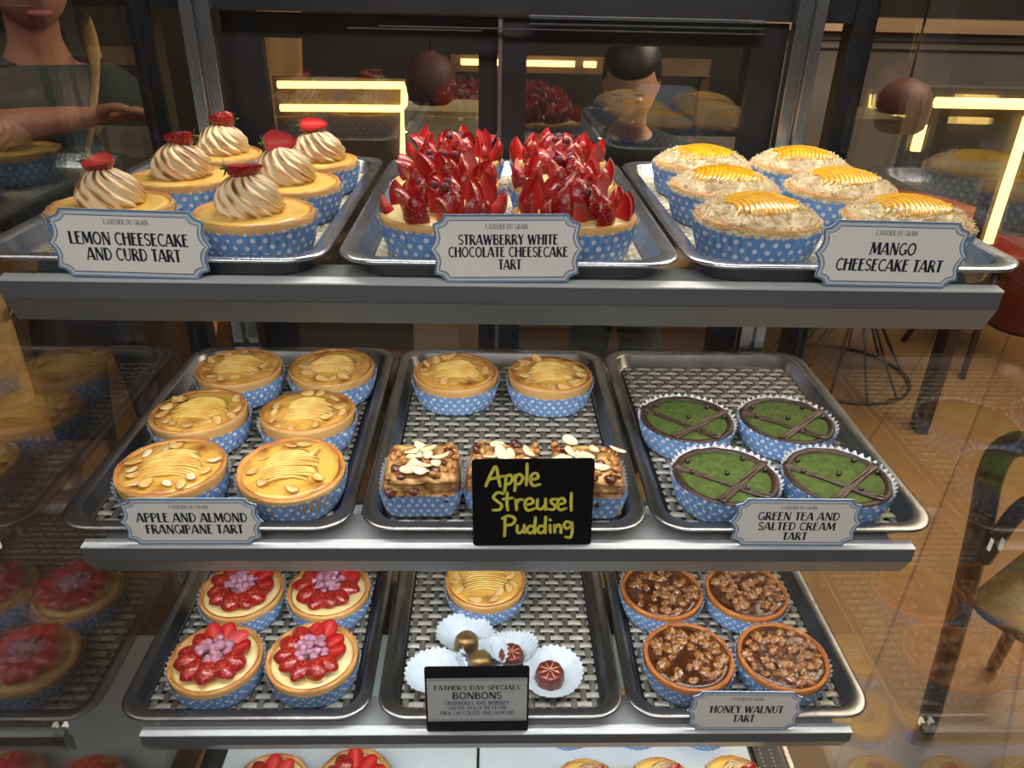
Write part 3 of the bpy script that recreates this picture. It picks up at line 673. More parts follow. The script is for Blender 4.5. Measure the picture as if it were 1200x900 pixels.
apple_tart((-.020, .216, Z[2]), 'golden apple almond tart alone behind the bonbons in white cups', 9, 0, G)
G = 'green tea and salted cream tarts'; n0 = 'green tart with crossed chocolate drizzle, '
for v, (x, y, rz, txt) in enumerate(((.226, .202, -.12, 'rear row on the pudding tray side'), (.350, .201, -.05, 'rear row on the outer glass side'), (.241, .0805, .02, 'front row, pudding tray side'), (.364, .0805, -.06, 'front row, peeking past the sign by the glass'))):
    green_tart((x, y, Z[1]), n0 + txt, v, rz, G)
G = 'strawberry and ruby chip tarts'; n0 = 'custard tart, strawberries round pink chips, '
for v, (x, y, r0, txt) in enumerate(((-.352, .080, .2, 'front row by the outer glass'), (-.234, .083, .5, 'front row beside the bonbon tray'), (-.354, .198, .0, 'rear row by the outer glass'), (-.236, .201, .35, 'rear row beside the bonbon tray'))):
    ruby_tart((x, y, Z[2]), n0 + txt, v, G, r0)
G = 'honey walnut tarts'; n0 = 'glossy honey walnut tart in a dotted blue case, '
for v, (x, y, txt) in enumerate(((.237, .083, 'front row beside the bonbon tray'), (.357, .082, 'front row by the outer glass'), (.226, .201, 'rear row beside the bonbon tray'), (.345, .199, 'rear row by the outer glass'))):
    walnut_tart((x, y, Z[2]), n0 + txt, v, G, rot=(0, 0, 0))

# ------------------------------------------------------------------ streusel puddings
def sq_case_mesh(hw, h, seed, flare=.005):
    mb = MB(); rings = []; H = 6
    for k in range(H + 1):
        t = k / H; ring = []; e = hw + flare * t; base = rrect(e, e * .98, .016 + .006 * t, 0, 10); cnt = 0; P = []
        for i in range(len(base)):
            a, b = Vector(base[i]), Vector(base[(i + 1) % len(base)]); st = max(1, int((b - a).length / .0016))
            st = 1 if (b - a).length < .004 else 24
            for s in range(st): P.append(a.lerp(b, s / st))
        n = len(P)
        for i, p in enumerate(P):
            tri = 1 - abs(((i / 4) % 1) * 2 - 1) * 2; d = Vector((p.x, p.y, 0)).normalized(); w = .0014 * tri * min(1, t * 1.4) + .0018 * t * nz(p.x, p.y, 0, 30, seed)
            ring.append((p.x + d.x * w, p.y + d.y * w, .0004 + h * t + (.0017 * tri if k == H else 0)))
        rings.append(ring)
    loft(mb, rings, 0, True); return mb.mesh('paper_case', M_PAPER)
def slab_mesh(hx, hy, z0, z1, seed, m, amp=.003, name='pudding'):
    mb = MB(); n = 12; vs = []; rings = []
    def D(x, y, z): return Vector((nz(x, y, z, 55, seed), nz(x, y, z, 55, seed + 5), nz(x, y, z, 60, seed + 9))) * amp
    for k in range(9):
        z = z0 + (z1 - z0) * k / 8; e = 1 - (.06 if k in (0, 8) else 0); ring = []
        for p in rrect(hx * e, hy * e, .005, z, 3):
            ring.append(p)
        dense = []
        for i in range(len(ring)):
            a, b = Vector(ring[i]), Vector(ring[(i + 1) % len(ring)]); st = 8 if (b - a).length > .01 else 1
            for s in range(st): dense.append(a.lerp(b, s / st))
        rings.append([p + D(*p) + Vector((p.x, p.y, 0)).normalized() * (.0014 * (1 if k % 3 == 1 else -1)) for p in dense])
    for s in (.75, .5, .25, .05):
        rings.append([Vector((p.x * s, p.y * s, z1)) + Vector((0, 0, .0035 * nz(p.x * s, p.y * s, 0, 70, seed + 3) + .001)) for p in rings[8]])
    loft(mb, rings, 0, True, True); return mb.mesh(name, m)
mb = MB(); blob(mb, .0062, .0050, .0040, 14, 8, amp=.35, fs=1.8, seed=3); RAISIN = mb.mesh('dark_fruit', M_RAISIN)
mb = MB(); blob(mb, .0055, .0048, .0038, 12, 7, amp=.5, fs=2.2, seed=8); CRUMB = mb.mesh('streusel_crumb', M_STREUSEL)
def pudding(loc, label, v, rz):
    t = thing('streusel_pudding', label, 'pudding', loc, rz, 'apple streusel puddings'); q = random.Random(20 + v); hw = .0380
    part('paper_case', sq_case_mesh(hw + .001, .030, v), parent=t)
    part('pudding_layer', slab_mesh(hw - .001, hw - .002, .0015, .022, v + 1, M_PUDDING), parent=t); part('pudding_layer', slab_mesh(hw - .0015, hw - .003, .0225, .0455, v + 31, M_PUDDING), parent=t)
    for k in range(20):
        part('streusel_crumb', CRUMB, parent=t, loc=(q.uniform(-.036, .036), q.uniform(-.036, .036), .0475), rot=(q.random(), q.random(), q.uniform(0, 6)), sc=q.uniform(.5, 1.2))
    for k in range(9):
        s = k % 3; x = q.uniform(-.034, .034)
        p = (x, -hw + .0005, q.uniform(.018, .036)) if s == 0 else (x, q.uniform(-.034, .034), .0470)
        part('dark_fruit', RAISIN, parent=t, loc=p, rot=(q.random(), q.random(), q.random()), sc=q.uniform(.8, 1.3))
    for k in range(15):
        x, y = q.gauss(.002, .014), q.gauss(.0, .015); x = max(-.034, min(.034, x)); y = max(-.03, min(.034, y))
        part('almond_flake', FLAKE_W, parent=t, loc=(x, y, .0500 + .0006 * k * .6), rot=(q.uniform(-.4, .4), q.uniform(-.35, .35), q.uniform(0, 6.28)), sc=q.uniform(1.15, 1.6))
    return t
pudding((-.088, .084, Z[1]), 'square apple streusel pudding uncovered beside the apple tart tray', 0, .02)
pudding((.000, .086, Z[1]), 'square apple streusel pudding half hidden behind the black sign', 1, -.03)
pudding((.088, .083, Z[1]), 'square apple streusel pudding by the green tea tray, thickly covered with almonds', 2, -.06)

# ------------------------------------------------------------------ bonbons in white cups
def cup_mesh(seed, rb=.013, rt=.037, h=.020, nf=30, bend=(0, 0)):
    mb = MB(); n = nf * 4
    prof = [(.0004, .0010), (rb * .6, .0008), (rb, .0010)] + [(rb + (rt - rb) * t ** .85, .001 + h * t ** 1.25) for t in (.15, .3, .45, .6, .75, .9, 1.0)]
    def fn(r, z, a, k):
        t = max(0, (k - 2) / 7); tri = 1 - abs(((a * nf / (2 * pi)) % 1) * 2 - 1) * 2
        f = 1 + bend[0] * cos(2 * a + seed) * t
        return r * f + .0013 * tri * t, z + .0009 * tri * t + bend[1] * t * cos(2 * a + seed + pi) + .0012 * t * nz(cos(a), sin(a), 0, 2.4, seed)
    lathe(mb, prof, n, fn=fn, cap0=True); return mb.mesh('paper_cup', M_WHITEPAPER)
def gold_mesh():
    mb = MB(); lathe(mb, [(.0145, 0), (.0148, .003), (.0146, .010), (.0132, .0165), (.0100, .0208), (.0055, .0232), (.0006, .0238)], 40, cap0=True, cap1=True); return mb.mesh('chocolate', M_GOLD)
def flower_mesh():
    mb = MB(); n = 96
    def fn(r, z, a, k): return r * (1 + .085 * abs(cos(4 * a)) ** .7), z - (.0012 if k >= 5 else 0) * (1 - abs(cos(4 * a)))
    lathe(mb, [(.0128, 0), (.0138, .003), (.0132, .011), (.0122, .0145), (.0106, .0158), (.0060, .0160), (.0005, .0160)], n, fn=fn, cap0=True, cap1=True)
    for k in range(8):
        a = pi * k / 4 + pi / 8; tube(mb, [(.001 * cos(a), .001 * sin(a), .0160), (.0110 * cos(a), .0110 * sin(a), .0153)], .0005, 6, 1)
    return mb.mesh('chocolate', [M_BONRED, M_BONLINE])
GOLDM, FLOW = gold_mesh(), flower_mesh()
def bonbon(x, y, me, seed, bend, label, dx=0, dy=0, sc=1.0, rt=.037, h=.020):
    t = thing('bonbon', label, 'bonbon', (x, y, Z[2]), 0, "father's day bonbons")
    part('paper_cup', cup_mesh(seed, bend=bend, rt=rt, h=h), parent=t); part('chocolate', me, parent=t, loc=(dx, dy, .0016), sc=sc * 1.12)
bonbon(-.046, .135, GOLDM, 1, (.08, .002), 'gold brushed domed bonbon in the rearmost white paper cup', .002, -.010)
bonbon(-.023, .096, GOLDM, 2, (-.10, .004), 'gold brushed domed bonbon just behind the bonbon sign', -.002, -.004, rt=.031, h=.022)
bonbon(.014, .112, FLOW, 3, (-.12, .004), 'red scalloped bonbon in a crumpled cup between gold bonbon and open cup', .000, -.006, rt=.031, h=.022)
bonbon(.066, .078, FLOW, 4, (.05, .000), 'red scalloped bonbon in the widest open cup beside the walnut tray', -.004, -.004, 1.12, rt=.040, h=.014)
c5 = part('paper_cup', cup_mesh(6, bend=(.05, .001), rt=.038, h=.015), loc=(-.080, .078, Z[2])); tag(c5, 'white fluted paper cup partly behind the bonbon sign, no chocolate showing', 'paper cup')

# ------------------------------------------------------------------ bottom deck
for x0, x1, txt in ((-.425, -.032, 'under the two strawberry tarts'), (-.028, .402, 'under the custard tarts with meringue')):
    mb = MB(); box(mb, x0, x1, .03, .44, cz(-.8615), cz(-.852)); o = part('white_board', mb, M_WHITE, bevel=.002); tag(o, 'flat white serving board on the bottom deck ' + txt, 'board', 'white boards on the deck')
ZD = cz(-.852)
ruby_tart((-.332, .112, ZD), 'strawberry topped custard tart on the bottom deck, under the ruby tray, further from the middle', 11, 'strawberry tarts on the deck', .3, False, 10)
ruby_tart((-.212, .120, ZD), 'strawberry topped custard tart on the bottom deck nearest to the bonbon tray', 12, 'strawberry tarts on the deck', .9, False, 10)
G = 'custard meringue tarts on the deck'; n0 = 'custard tart with swirl and strawberry, '
for v, (x, y, txt) in enumerate(((.132, .106, 'front row, nearest the bonbon sign'), (.244, .108, 'front row, under the walnut sign'), (.356, .110, 'front row, nearest the black vent strip'))):
    lemon_tart((x, y, ZD), n0 + txt, v, .5 * v + 2, G, swirl=.72, sc=.92, berry=True, upright=True, off=(.004, .018))
for v, (x, y, txt) in enumerate(((.116, .240, 'behind the one nearest the bonbon sign'), (.226, .240, 'behind the one under the walnut sign'), (.336, .238, 'behind the one by the vent strip'), (.286, .360, 'in the rearmost row'))):
    lemon_tart((x, y, ZD), 'yellow custard tart with plain swirl, deck row ' + txt, v + 1, .7 * v, G, swirl=.8, sc=.88, berry=False)

# ------------------------------------------------------------------ lettering
def arc(cx, cy, rx, ry, a0, a1, n=10): return [(cx + rx * cos(R(a0 + (a1 - a0) * i / n)), cy + ry * sin(R(a0 + (a1 - a0) * i / n))) for i in range(n + 1)]
T_, H_ = .205, .105
GL = {
 'A': (.66, [(H_, [(.02, 0), (.30, 1)]), (T_, [(.34, 1), (.58, 0)]), (H_, [(.12, .28), (.50, .28)])]),
 'B': (.58, [(T_, [(.12, 0), (.12, 1)]), (.11, [(.12, .96)] + arc(.26, .76, .20, .20, 90, -90) + [(.12, .56)]), (.13, [(.12, .55)] + arc(.28, .29, .22, .25, 90, -90) + [(.12, .045)])]),
 'C': (.58, [(.13, arc(.34, .5, .26, .46, 50, 312, 18))]),
 'D': (.64, [(T_, [(.12, 0), (.12, 1)]), (.12, [(.12, .955)] + arc(.24, .5, .31, .455, 90, -90, 14) + [(.12, .045)])]),
 'E': (.50, [(T_, [(.12, 0), (.12, 1)]), (H_, [(.05, .955), (.44, .955)]), (H_, [(.12, .60), (.38, .60)]), (H_, [(.05, .045), (.46, .045)])]),
 'F': (.46, [(T_, [(.12, 0), (.12, 1)]), (H_, [(.05, .955), (.44, .955)]), (H_, [(.12, .58), (.37, .58)])]),
 'G': (.64, [(.13, arc(.34, .5, .26, .46, 50, 345, 18)), (T_ * .9, [(.55, .42), (.55, .06)]), (H_, [(.40, .42), (.62, .42)])]),
 'H': (.66, [(T_, [(.12, 0), (.12, 1)]), (T_, [(.54, 0), (.54, 1)]), (H_, [(.12, .60), (.54, .60)])]),
 'I': (.26, [(T_, [(.13, 0), (.13, 1)])]),
 'K': (.62, [(T_, [(.12, 0), (.12, 1)]), (H_, [(.14, .48), (.52, .98)]), (T_, [(.24, .58), (.54, 0)])]),
 'L': (.48, [(T_, [(.12, 0), (.12, 1)]), (H_, [(.05, .045), (.45, .045)])]),
 'M': (.82, [(H_, [(.08, 0), (.14, 1)]), (T_, [(.17, 1), (.40, .12)]), (H_, [(.40, .12), (.62, 1)]), (T_, [(.66, 1), (.72, 0)])]),
 'N': (.68, [(H_, [(.11, 0), (.11, 1)]), (T_, [(.13, 1), (.55, 0)]), (H_, [(.57, 0), (.57, 1)])]),
 'O': (.68, [(.14, arc(.34, .5, .26, .455, 0, 360, 24))]),
 'P': (.54, [(T_, [(.12, 0), (.12, 1)]), (.115, [(.12, .955)] + arc(.24, .72, .22, .235, 90, -90) + [(.12, .485)])]),
 'R': (.60, [(T_, [(.12, 0), (.12, 1)]), (.115, [(.12, .955)] + arc(.24, .74, .21, .215, 90, -90) + [(.12, .525)]), (T_, [(.28, .52), (.53, 0)])]),
 'S': (.50, [(.13, arc(.25, .73, .17, .225, 25, 260, 12) + arc(.25, .27, .18, .225, 80, -155, 12))]),
 'T': (.52, [(T_, [(.26, 0), (.26, 1)]), (H_, [(.02, .955), (.50, .955)])]),
 'U': (.62, [(T_, [(.12, 1), (.12, .32)]), (.12, arc(.32, .30, .20, .255, 180, 360, 12)), (H_, [(.52, .30), (.52, 1)])]),
 'W': (.90, [(T_, [(.08, 1), (.27, 0)]), (H_, [(.27, 0), (.44, .9)]), (T_, [(.44, .95), (.62, 0)]), (H_, [(.62, 0), (.80, 1)])]),
 'Y': (.58, [(T_, [(.08, 1), (.28, .48)]), (H_, [(.50, 1), (.29, .48)]), (T_, [(.29, .5), (.29, 0)])]),
 "'": (.18, [(.11, [(.09, 1.02), (.08, .78)])]),
 ' ': (.30, []),
}
for k_, xs in (('H', (.12, .54)), ('N', (.11, .57)), ('I', (.13,)), ('T', (.26,)), ('P', (.12,)), ('R', (.12,)), ('K', (.12,)), ('F', (.12,)), ('L', (.12,)), ('Y', (.29,)), ('A', (.03, .58)), ('M', (.08, .72)), ('U', (.12, .52)), ('W', (.08, .80))):
    w_, st = GL[k_]
    for x in xs:
        if k_ in 'HNIPRKFYTAM' and not (k_ == 'N' and x > .5): st.append((.06, [(x - .11, .03), (x + .11, .03)]))
        if k_ in 'HNIKLUWYM' and not (k_ == 'Y'): st.append((.06, [(x - .11, .97), (x + .11, .97)]))
def ribbon(mb, pts, w, y, mi=0, rd=False):
    P = [Vector((p[0], p[1])) for p in pts]; n = len(P); L, Rr = [], []
    closed = (P[0] - P[-1]).length < 1e-6
    for i in range(n):
        if closed: a, b = P[(i - 1) % (n - 1)], P[(i + 1) % (n - 1)]
        else: a, b = P[max(i - 1, 0)], P[min(i + 1, n - 1)]
        t = (b - a).normalized() if (b - a).length > 1e-9 else Vector((1, 0)); q = Vector((-t.y, t.x)) * w / 2
        L.append(P[i] + q); Rr.append(P[i] - q)
    vs = [(p.x, y, p.y) for p in L] + [(p.x, y, p.y) for p in Rr]
    mb.add(vs, [(i, i + n, i + 1 + n, i + 1) for i in range(n - 1)], mi, None, None, True)
    if rd:
        for c in (P[0], P[-1]):
            mb.add([(c.x + w / 2 * cos(k * pi / 4), y, c.y + w / 2 * sin(k * pi / 4)) for k in range(8)], [tuple(range(8))], mi, None, None, True)
def text_mb(s, cx, zb, h, width, y):
    tot = sum(GL[c][0] for c in s); sx = width / tot; x = cx - width / 2; mb = MB(); layer = 0
    for c in s:
        for w, pts in GL[c][1]:
            # stroke weight follows the line direction so that wide scaling keeps even stems
            d = Vector((pts[-1][0] - pts[0][0], pts[-1][1] - pts[0][1])); k = (sx if abs(d.y) > abs(d.x) else h) if len(pts) == 2 else (sx + h) / 2
            layer += 1
            ribbon(mb, [(x + px * sx, zb + pz * h) for px, pz in pts], w * min(k, h * 1.1), y - .000004 * (layer % 7))
        x += GL[c][0] * sx
    return mb

# ------------------------------------------------------------------ plaques
QUART = [(0, 1), (.79, 1), (.805, .93), (.825, .86), (.855, .80), (.90, .765), (.935, .74), (.938, .66), (.928, .56), (.918, .46), (.922, .34), (.94, .20), (.966, .09), (1.0, 0)]
def plaque_outline(hw, hh, inset=0.0):
    q = [(x * hw, z * hh) for x, z in QUART]; r = q + [(x, -z) for x, z in q[-2::-1]]
    full = r + [(-x, z) for x, z in r[-2:0:-1]]
    if inset:
        n = len(full); out = []
        for i in range(n):
            a, b = Vector(full[i - 1]), Vector(full[(i + 1) % n]); t = (b - a).normalized(); nn = Vector((t.y, -t.x))
            out.append((full[i][0] - nn.x * -(-inset), full[i][1] - nn.y * -(-inset)))
        # outline runs clockwise: the inward normal is (t.y,-t.x)
        out = [(full[i][0] + (out[i][0] - full[i][0]) * -1, full[i][1] + (out[i][1] - full[i][1]) * -1) for i in range(n)]
        return out
    return full
def plaque(x, zi, w, h, lines, label, roll=0.0, yaw=0.0):
    t = thing('tart_sign', label, 'sign', (x, .0035, cz(SHZ[zi]) + .0048), 0, 'scalloped tart signs', rot=(R(-3), roll, yaw)); hw, hh = w / 2, h / 2; up = Matrix.Translation((0, 0, hh))
    mb = MB(); extrude(mb, plaque_outline(hw, hh), .0016, mx=up); part('plate', mb, M_SIGNB, t)
    mb = MB(); extrude(mb, plaque_outline(hw - .0042, hh - .0042), .0003, mx=up @ Matrix.Translation((0, -.00095, 0))); part('face_panel', mb, M_SIGNW, t)
    mb = MB(); o = plaque_outline(hw - .0030, hh - .0030); ribbon(mb, [(a, b + hh) for a, b in o + o[:1]], .0009, -.00086)
    o = plaque_outline(hw - .0006, hh - .0006); ribbon(mb, [(a, b + hh) for a, b in o + o[:1]], .0007, -.00086, 1); part('border_line', mb, [M_SIGNW, M_SIGND], t)
    mb = MB(); o = plaque_outline(hw - .0048, hh - .0048); ribbon(mb, [(a, b + hh) for a, b in o + o[:1]], .0007, -.00116); part('inner_line', mb, M_SIGND, t)
    part('heading', text_mb("L'ATELIER DU GRAIN", 0, h * .79, h * .075, w * .27, -.00118), M_INKG, t, label='small faint grey heading')
    for s, cx, zb, ch, tw in lines: part('lettering', text_mb(s, cx * w, zb * h, ch * h, tw * w, -.00118), M_INK, t)
    mb = MB(); box(mb, -.012, .012, .0008, .0045, 0, .0022); part('foot', mb, M_SIGNB, t)
    return t
plaque(-.309, 0, .130, .056, [('LEMON CHEESECAKE', 0, .49, .185, .73), ('AND CURD TART', .015, .26, .185, .58)], 'scalloped ivory sign reading LEMON CHEESECAKE AND CURD TART', R(1.0))
plaque(-.003, 0, .128, .057, [('STRAWBERRY WHITE', .01, .565, .15, .64), ('CHOCOLATE CHEESECAKE', .01, .385, .15, .77), ('TART', .02, .20, .15, .15)], 'scalloped ivory sign reading STRAWBERRY WHITE CHOCOLATE CHEESECAKE TART', R(-1.0))
plaque(.317, 0, .130, .056, [('MANGO', 0, .50, .185, .30), ('CHEESECAKE TART', 0, .25, .185, .70)], 'scalloped ivory sign reading MANGO CHEESECAKE TART', R(.6))
plaque(-.308, 1, .140, .054, [('APPLE AND ALMOND', .01, .50, .20, .77), ('FRANGIPANE TART', .015, .245, .20, .68)], 'scalloped ivory sign reading APPLE AND ALMOND FRANGIPANE TART', R(-.3))
plaque(.292, 1, .134, .056, [('GREEN TEA AND', .01, .56, .17, .62), ('SALTED CREAM', .01, .345, .17, .59), ('TART', .01, .13, .17, .19)], 'scalloped ivory sign reading GREEN TEA AND SALTED CREAM TART', R(.3))
plaque(.286, 2, .138, .061, [('HONEY WALNUT', .01, .46, .19, .63), ('TART', 0, .22, .19, .19)], 'scalloped ivory sign reading HONEY WALNUT TART', R(.8))

# black handwritten board; strokes in units measured across the board (423 wide, 320 tall, z down)
bs = thing('chalk_sign', 'black acrylic board handwritten in yellow reading Apple Streusel Pudding', 'sign', (.0275, .0035, cz(SHZ[1]) + .0052), 0, rot=(R(-4), R(-1), 0))
SW, SH = .1185, .0985
mb = MB(); o = [(x, z + SH / 2) for x, z, _ in [(p[0], p[1], 0) for p in rrect(SW / 2, SH / 2, .004, 0, 4)]]; extrude(mb, o[::-1], .0024); part('board', mb, M_BLACKGLOSS, bs)
mb = MB(); box(mb, -SW / 2, SW / 2, .0012, .009, -.0010, .0012); part('foot', mb, M_BLACKGLOSS, bs)
HAND = [  # word -> strokes in zoomed picture units (board left edge 422, top 455)
 [(470, 548), (488, 505), (505, 478), (514, 520), (520, 549)], [(480, 524), (500, 520), (530, 513)],
 [(540, 512), (538, 545), (535, 568)], [(538, 520), (552, 508), (562, 522), (552, 540), (538, 541)],
 [(572, 510), (572, 545), (570, 566)], [(572, 518), (586, 506), (598, 519), (588, 540), (573, 542)],
 [(612, 470), (612, 510), (610, 546)], [(626, 527), (650, 520), (645, 504), (630, 508), (624, 528), (634, 548), (657, 544)],
 [(530, 577), (510, 573), (496, 590), (508, 604), (524, 618), (518, 636), (494, 638)],
 [(545, 574), (543, 610), (546, 638)], [(530, 597), (562, 593)],
 [(574, 600), (577, 638)], [(576, 615), (586, 600), (598, 600)],
 [(608, 620), (634, 612), (628, 596), (612, 600), (606, 620), (616, 640), (640, 634)],
 [(650, 600), (650, 630), (664, 636), (676, 622)], [(678, 598), (679, 638)],
 [(716, 598), (698, 602), (700, 614), (712, 624), (706, 638), (688, 636)],
 [(722, 620), (746, 612), (740, 597), (726, 600), (720, 620), (730, 640), (750, 634)],
 [(768, 578), (768, 610), (770, 642)],
 [(536, 664), (536, 700), (534, 738)], [(526, 670), (550, 660), (572, 672), (562, 692), (538, 697)],
 [(580, 698), (580, 722), (592, 726), (602, 712)], [(604, 696), (606, 726)],
 [(640, 704), (624, 700), (614, 716), (626, 728), (640, 716)], [(644, 668), (642, 700), (642, 728)],
 [(678, 704), (662, 700), (652, 716), (664, 728), (678, 716)], [(680, 666), (679, 700), (680, 728)],
 [(696, 698), (698, 726)], [(695, 676), (697, 679)],
 [(712, 698), (714, 726)], [(714, 710), (726, 696), (734, 706), (736, 728)],
 [(772, 692), (756, 684), (746, 698), (756, 712), (772, 700)], [(774, 688), (776, 725), (770, 746), (754, 744)],
]
wl = [MB(), MB(), MB()]; yy = 0
for st in HAND:
    my = sum(p[1] for p in st) / len(st); k = 0 if my < 565 else (1 if my < 650 else 2); yy += 1
    pts = [Vector(((x - 633.5) / 423 * SW, SH * (1 - (y - 455) / 320), 0)) for x, y in st]
    if len(pts) > 2: pts = catmull(pts, 6)
    ribbon(wl[k], [(p.x, p.y) for p in pts], .0031, -.00126 - .000004 * (yy % 9), rd=True)
for b in wl: part('lettering', b, M_CHALK, bs)

# bonbon sign: paper card on a black holder
bo = thing('bonbon_sign', "striped paper card on a black holder reading FATHER'S DAY SPECIALS BONBONS", 'sign', (-.0275, .0035, cz(SHZ[2]) + .0052), 0, rot=(R(-4), R(-.5), 0))
SW, SH = .119, .0985
mb = MB(); extrude(mb, [(x, z + SH / 2) for x, z, _ in rrect(SW / 2, SH / 2, .003, 0, 4)][::-1], .0022); part('holder', mb, M_BLACKGLOSS, bo)
mb = MB(); box(mb, -SW / 2, SW / 2, .0011, .009, -.0010, .0012); part('foot', mb, M_BLACKGLOSS, bo)
CW, CH, C0 = .1145, .0655, .0170
mb = MB(); box(mb, -CW / 2, CW / 2, -.0015, -.0011, C0, C0 + CH); part('card', mb, mat('grey_card', (206, 206, 202), .5, c2=(196, 196, 194), scale=30), bo)
mb = MB()
for k in range(58):
    x = -CW / 2 + .002 + (CW - .004) * k / 57
    for z in (C0 + .0006, C0 + CH - .0036): ribbon(mb, [(x, z), (x, z + .003)], .0009, -.00156)
part('striped_border', mb, M_INKB, bo)
for s, zb, h, w, m in (("FATHER'S DAY SPECIALS", .735, .105, .86, M_INK), ('BONBONS', .525, .16, .50, M_INK), ('CRANBERRY AND WHISKEY', .385, .095, .65, M_INKB), ('SALTED DULCE DE LECHE', .275, .085, .60, M_INKB), ('MILK CHOCOLATE AND ALMOND', .15, .09, .75, M_INKB)):
    part('lettering', text_mb(s, 0, C0 + zb * CH, h * CH, w * CW, -.00158), m, bo)

# ------------------------------------------------------------------ beyond the glass: café side
M_OLIVE = mat('olive_metal', (92, 78, 44), .32, .6, c2=(70, 60, 34), scale=12)
ch = thing('metal_chair', 'olive brown bent tube chair standing outside the side glass', 'chair', (0, 0, 0))
def CP(a, f, z): return (.835 + a * .56 + f * .83, .455 - a * .83 + f * .56, z)      # a across the back, f towards the front
prof = [(.21, .012), (.17, .20), (.115, .45), (.05, .68), (.008, .80)]
pts = [CP(0, f, z) for f, z in prof] + [CP(.012, 0, .865), CP(.06, -.004, .892), CP(.19, -.012, .895), CP(.32, -.004, .892), CP(.368, 0, .865)] + [CP(.38, f, z) for f, z in prof[::-1]]
mb = MB(); tube(mb, pts, .0215, 12, smooth=5); part('back_frame', mb, M_OLIVE, ch)
mb = MB(); tube(mb, [CP(.02, .07, .60), CP(.05, .03, .74), CP(.085, .015, .80), CP(.14, .01, .82), CP(.24, .01, .82), CP(.295, .015, .80), CP(.33, .03, .74), CP(.36, .07, .60)], .0145, 12, smooth=5); part('backrest', mb, M_OLIVE, ch)
mb = MB(); loft(mb, [[CP(.19 + p[0] * q, .31 + p[1] * q, z) for p in rrect(.19, .20, .06, 0)] for q, z in ((.96, .440), (1, .446), (1, .456), (.97, .462))], 0, True, True); part('seat', mb, M_OLIVE, ch)
for a_ in (.03, .35):
    mb = MB(); tube(mb, [CP(a_, .47, .445), CP(a_ + (-.03 if a_ < .2 else .03), .53, .012)], [.018, .014], 10); part('leg', mb, M_OLIVE, ch)

M_TERRA = mat('terracotta', (176, 92, 52), .5, c2=(158, 78, 42), scale=6)
M_DKWOOD = mat('dark_wood', (66, 48, 34), .5, c2=(52, 37, 26), scale=10, stretch=(1, 1, .2))
tb = thing('cafe_table', 'round terracotta table on a wire cage base standing on brown floor', 'table', (1.56, 2.42, 0))
mb = MB(); lathe(mb, [(.30, .715), (.42, .72), (.43, .735), (.43, .748), (.42, .755), (.001, .756)], 64, cap0=True); part('table_top', mb, M_TERRA, tb)
M_WIRE = mat('black_wire', (58, 46, 34), .4, .6)
mb = MB(); tube(mb, [(.29 * cos(2 * pi * k / 40), .29 * sin(2 * pi * k / 40), .008) for k in range(41)], .009, 8); part('base_ring', mb, M_WIRE, tb)
mb = MB()
for k in range(12):
    a = 2 * pi * k / 12; tube(mb, [(.29 * cos(a), .29 * sin(a), .008), (.16 * cos(a), .16 * sin(a), .20), (.06 * cos(a), .06 * sin(a), .42), (.20 * cos(a), .20 * sin(a), .72)], .006, 6, smooth=4)
part('wire_cage', mb, M_WIRE, tb)
mb = MB(); blob(mb, .058, .058, .05, 20, 10, mx=Matrix.Translation((0, 0, .42))); part('cage_hub', mb, mat('amber_wood', (196, 138, 66), .4, c2=(170, 112, 50), scale=8), tb)
ws = thing('cafe_stool', 'dark legged stool with a red seat beyond the terracotta table', 'stool', (2.27, 2.62, 0))
mb = MB(); lathe(mb, [(.14, .50), (.18, .505), (.19, .52), (.185, .545), (.16, .555), (.001, .56)], 40, cap0=True); part('seat', mb, mat('red_seat', (150, 44, 30), .5, c2=(130, 36, 24)), ws)
for a in (55, 145, 235, 325):
    mb = MB(); c, s_ = cos(R(a)), sin(R(a)); tube(mb, [(.12 * c, .12 * s_, .505), (.29 * c, .29 * s_, 0)], [.018, .013], 10); part('leg', mb, M_DKWOOD, ws)
rb = thing('waste_bin', 'red round bin on the floor far beyond the side glass', 'bin', (2.75, 2.98, 0))
mb = MB(); lathe(mb, [(.13, 0), (.16, .02), (.19, .38), (.195, .40), (.18, .40), (.15, .05)], 40, cap0=True, cap1=True); part('bin_body', mb, mat('red_enamel', (150, 34, 26), .4, c2=(130, 28, 22)), rb)
mb = MB(); lathe(mb, [(.198, .395), (.200, .405), (.198, .412), (.188, .412), (.188, .40)], 40); part('rim', mb, M_DKWOOD, rb)
# half-height café partition with a wooden cap
pw = thing('cafe_partition', 'grey partition with a pale wooden cap and lit edge tubes at the café side', 'partition', (0, 0, 0))
mb = MB(); box(mb, 1.25, 4.2, 3.45, 3.55, 0, 1.36); part('panel', mb, mat('grey_panel', (92, 88, 80), .6, c2=(78, 74, 68), scale=3), pw)
mb = MB(); box(mb, 1.22, 4.25, 3.40, 3.60, 1.36, 1.42); part('cap_board', mb, mat('pale_wood', (160, 132, 102), .5, c2=(140, 114, 84), scale=4, stretch=(.2, 3, 3)), pw)
for y_, zz in ((3.405, 1.32), (3.405, 1.28)):
    mb = MB(); box(mb, 1.25, 4.2, y_ + .03, y_ + .045, zz, zz + .006); part('trim_line', mb, M_ANOD, pw)
lc = thing('lit_counter', 'dark bar counter outlined by warm light tubes beyond the side glass', 'counter', (0, 0, 0))
mb = MB(); box(mb, 1.32, 2.6, 1.90, 1.94, .99, 1.245); part('panel', mb, mat('counter_panel', (58, 52, 44), .45, c2=(48, 43, 36), scale=5), lc)
mb = MB(); box(mb, 1.30, 2.62, 1.885, 1.975, 1.245, 1.27); part('counter_top', mb, mat('counter_grey', (70, 66, 60), .45, c2=(58, 54, 50), scale=4), lc)
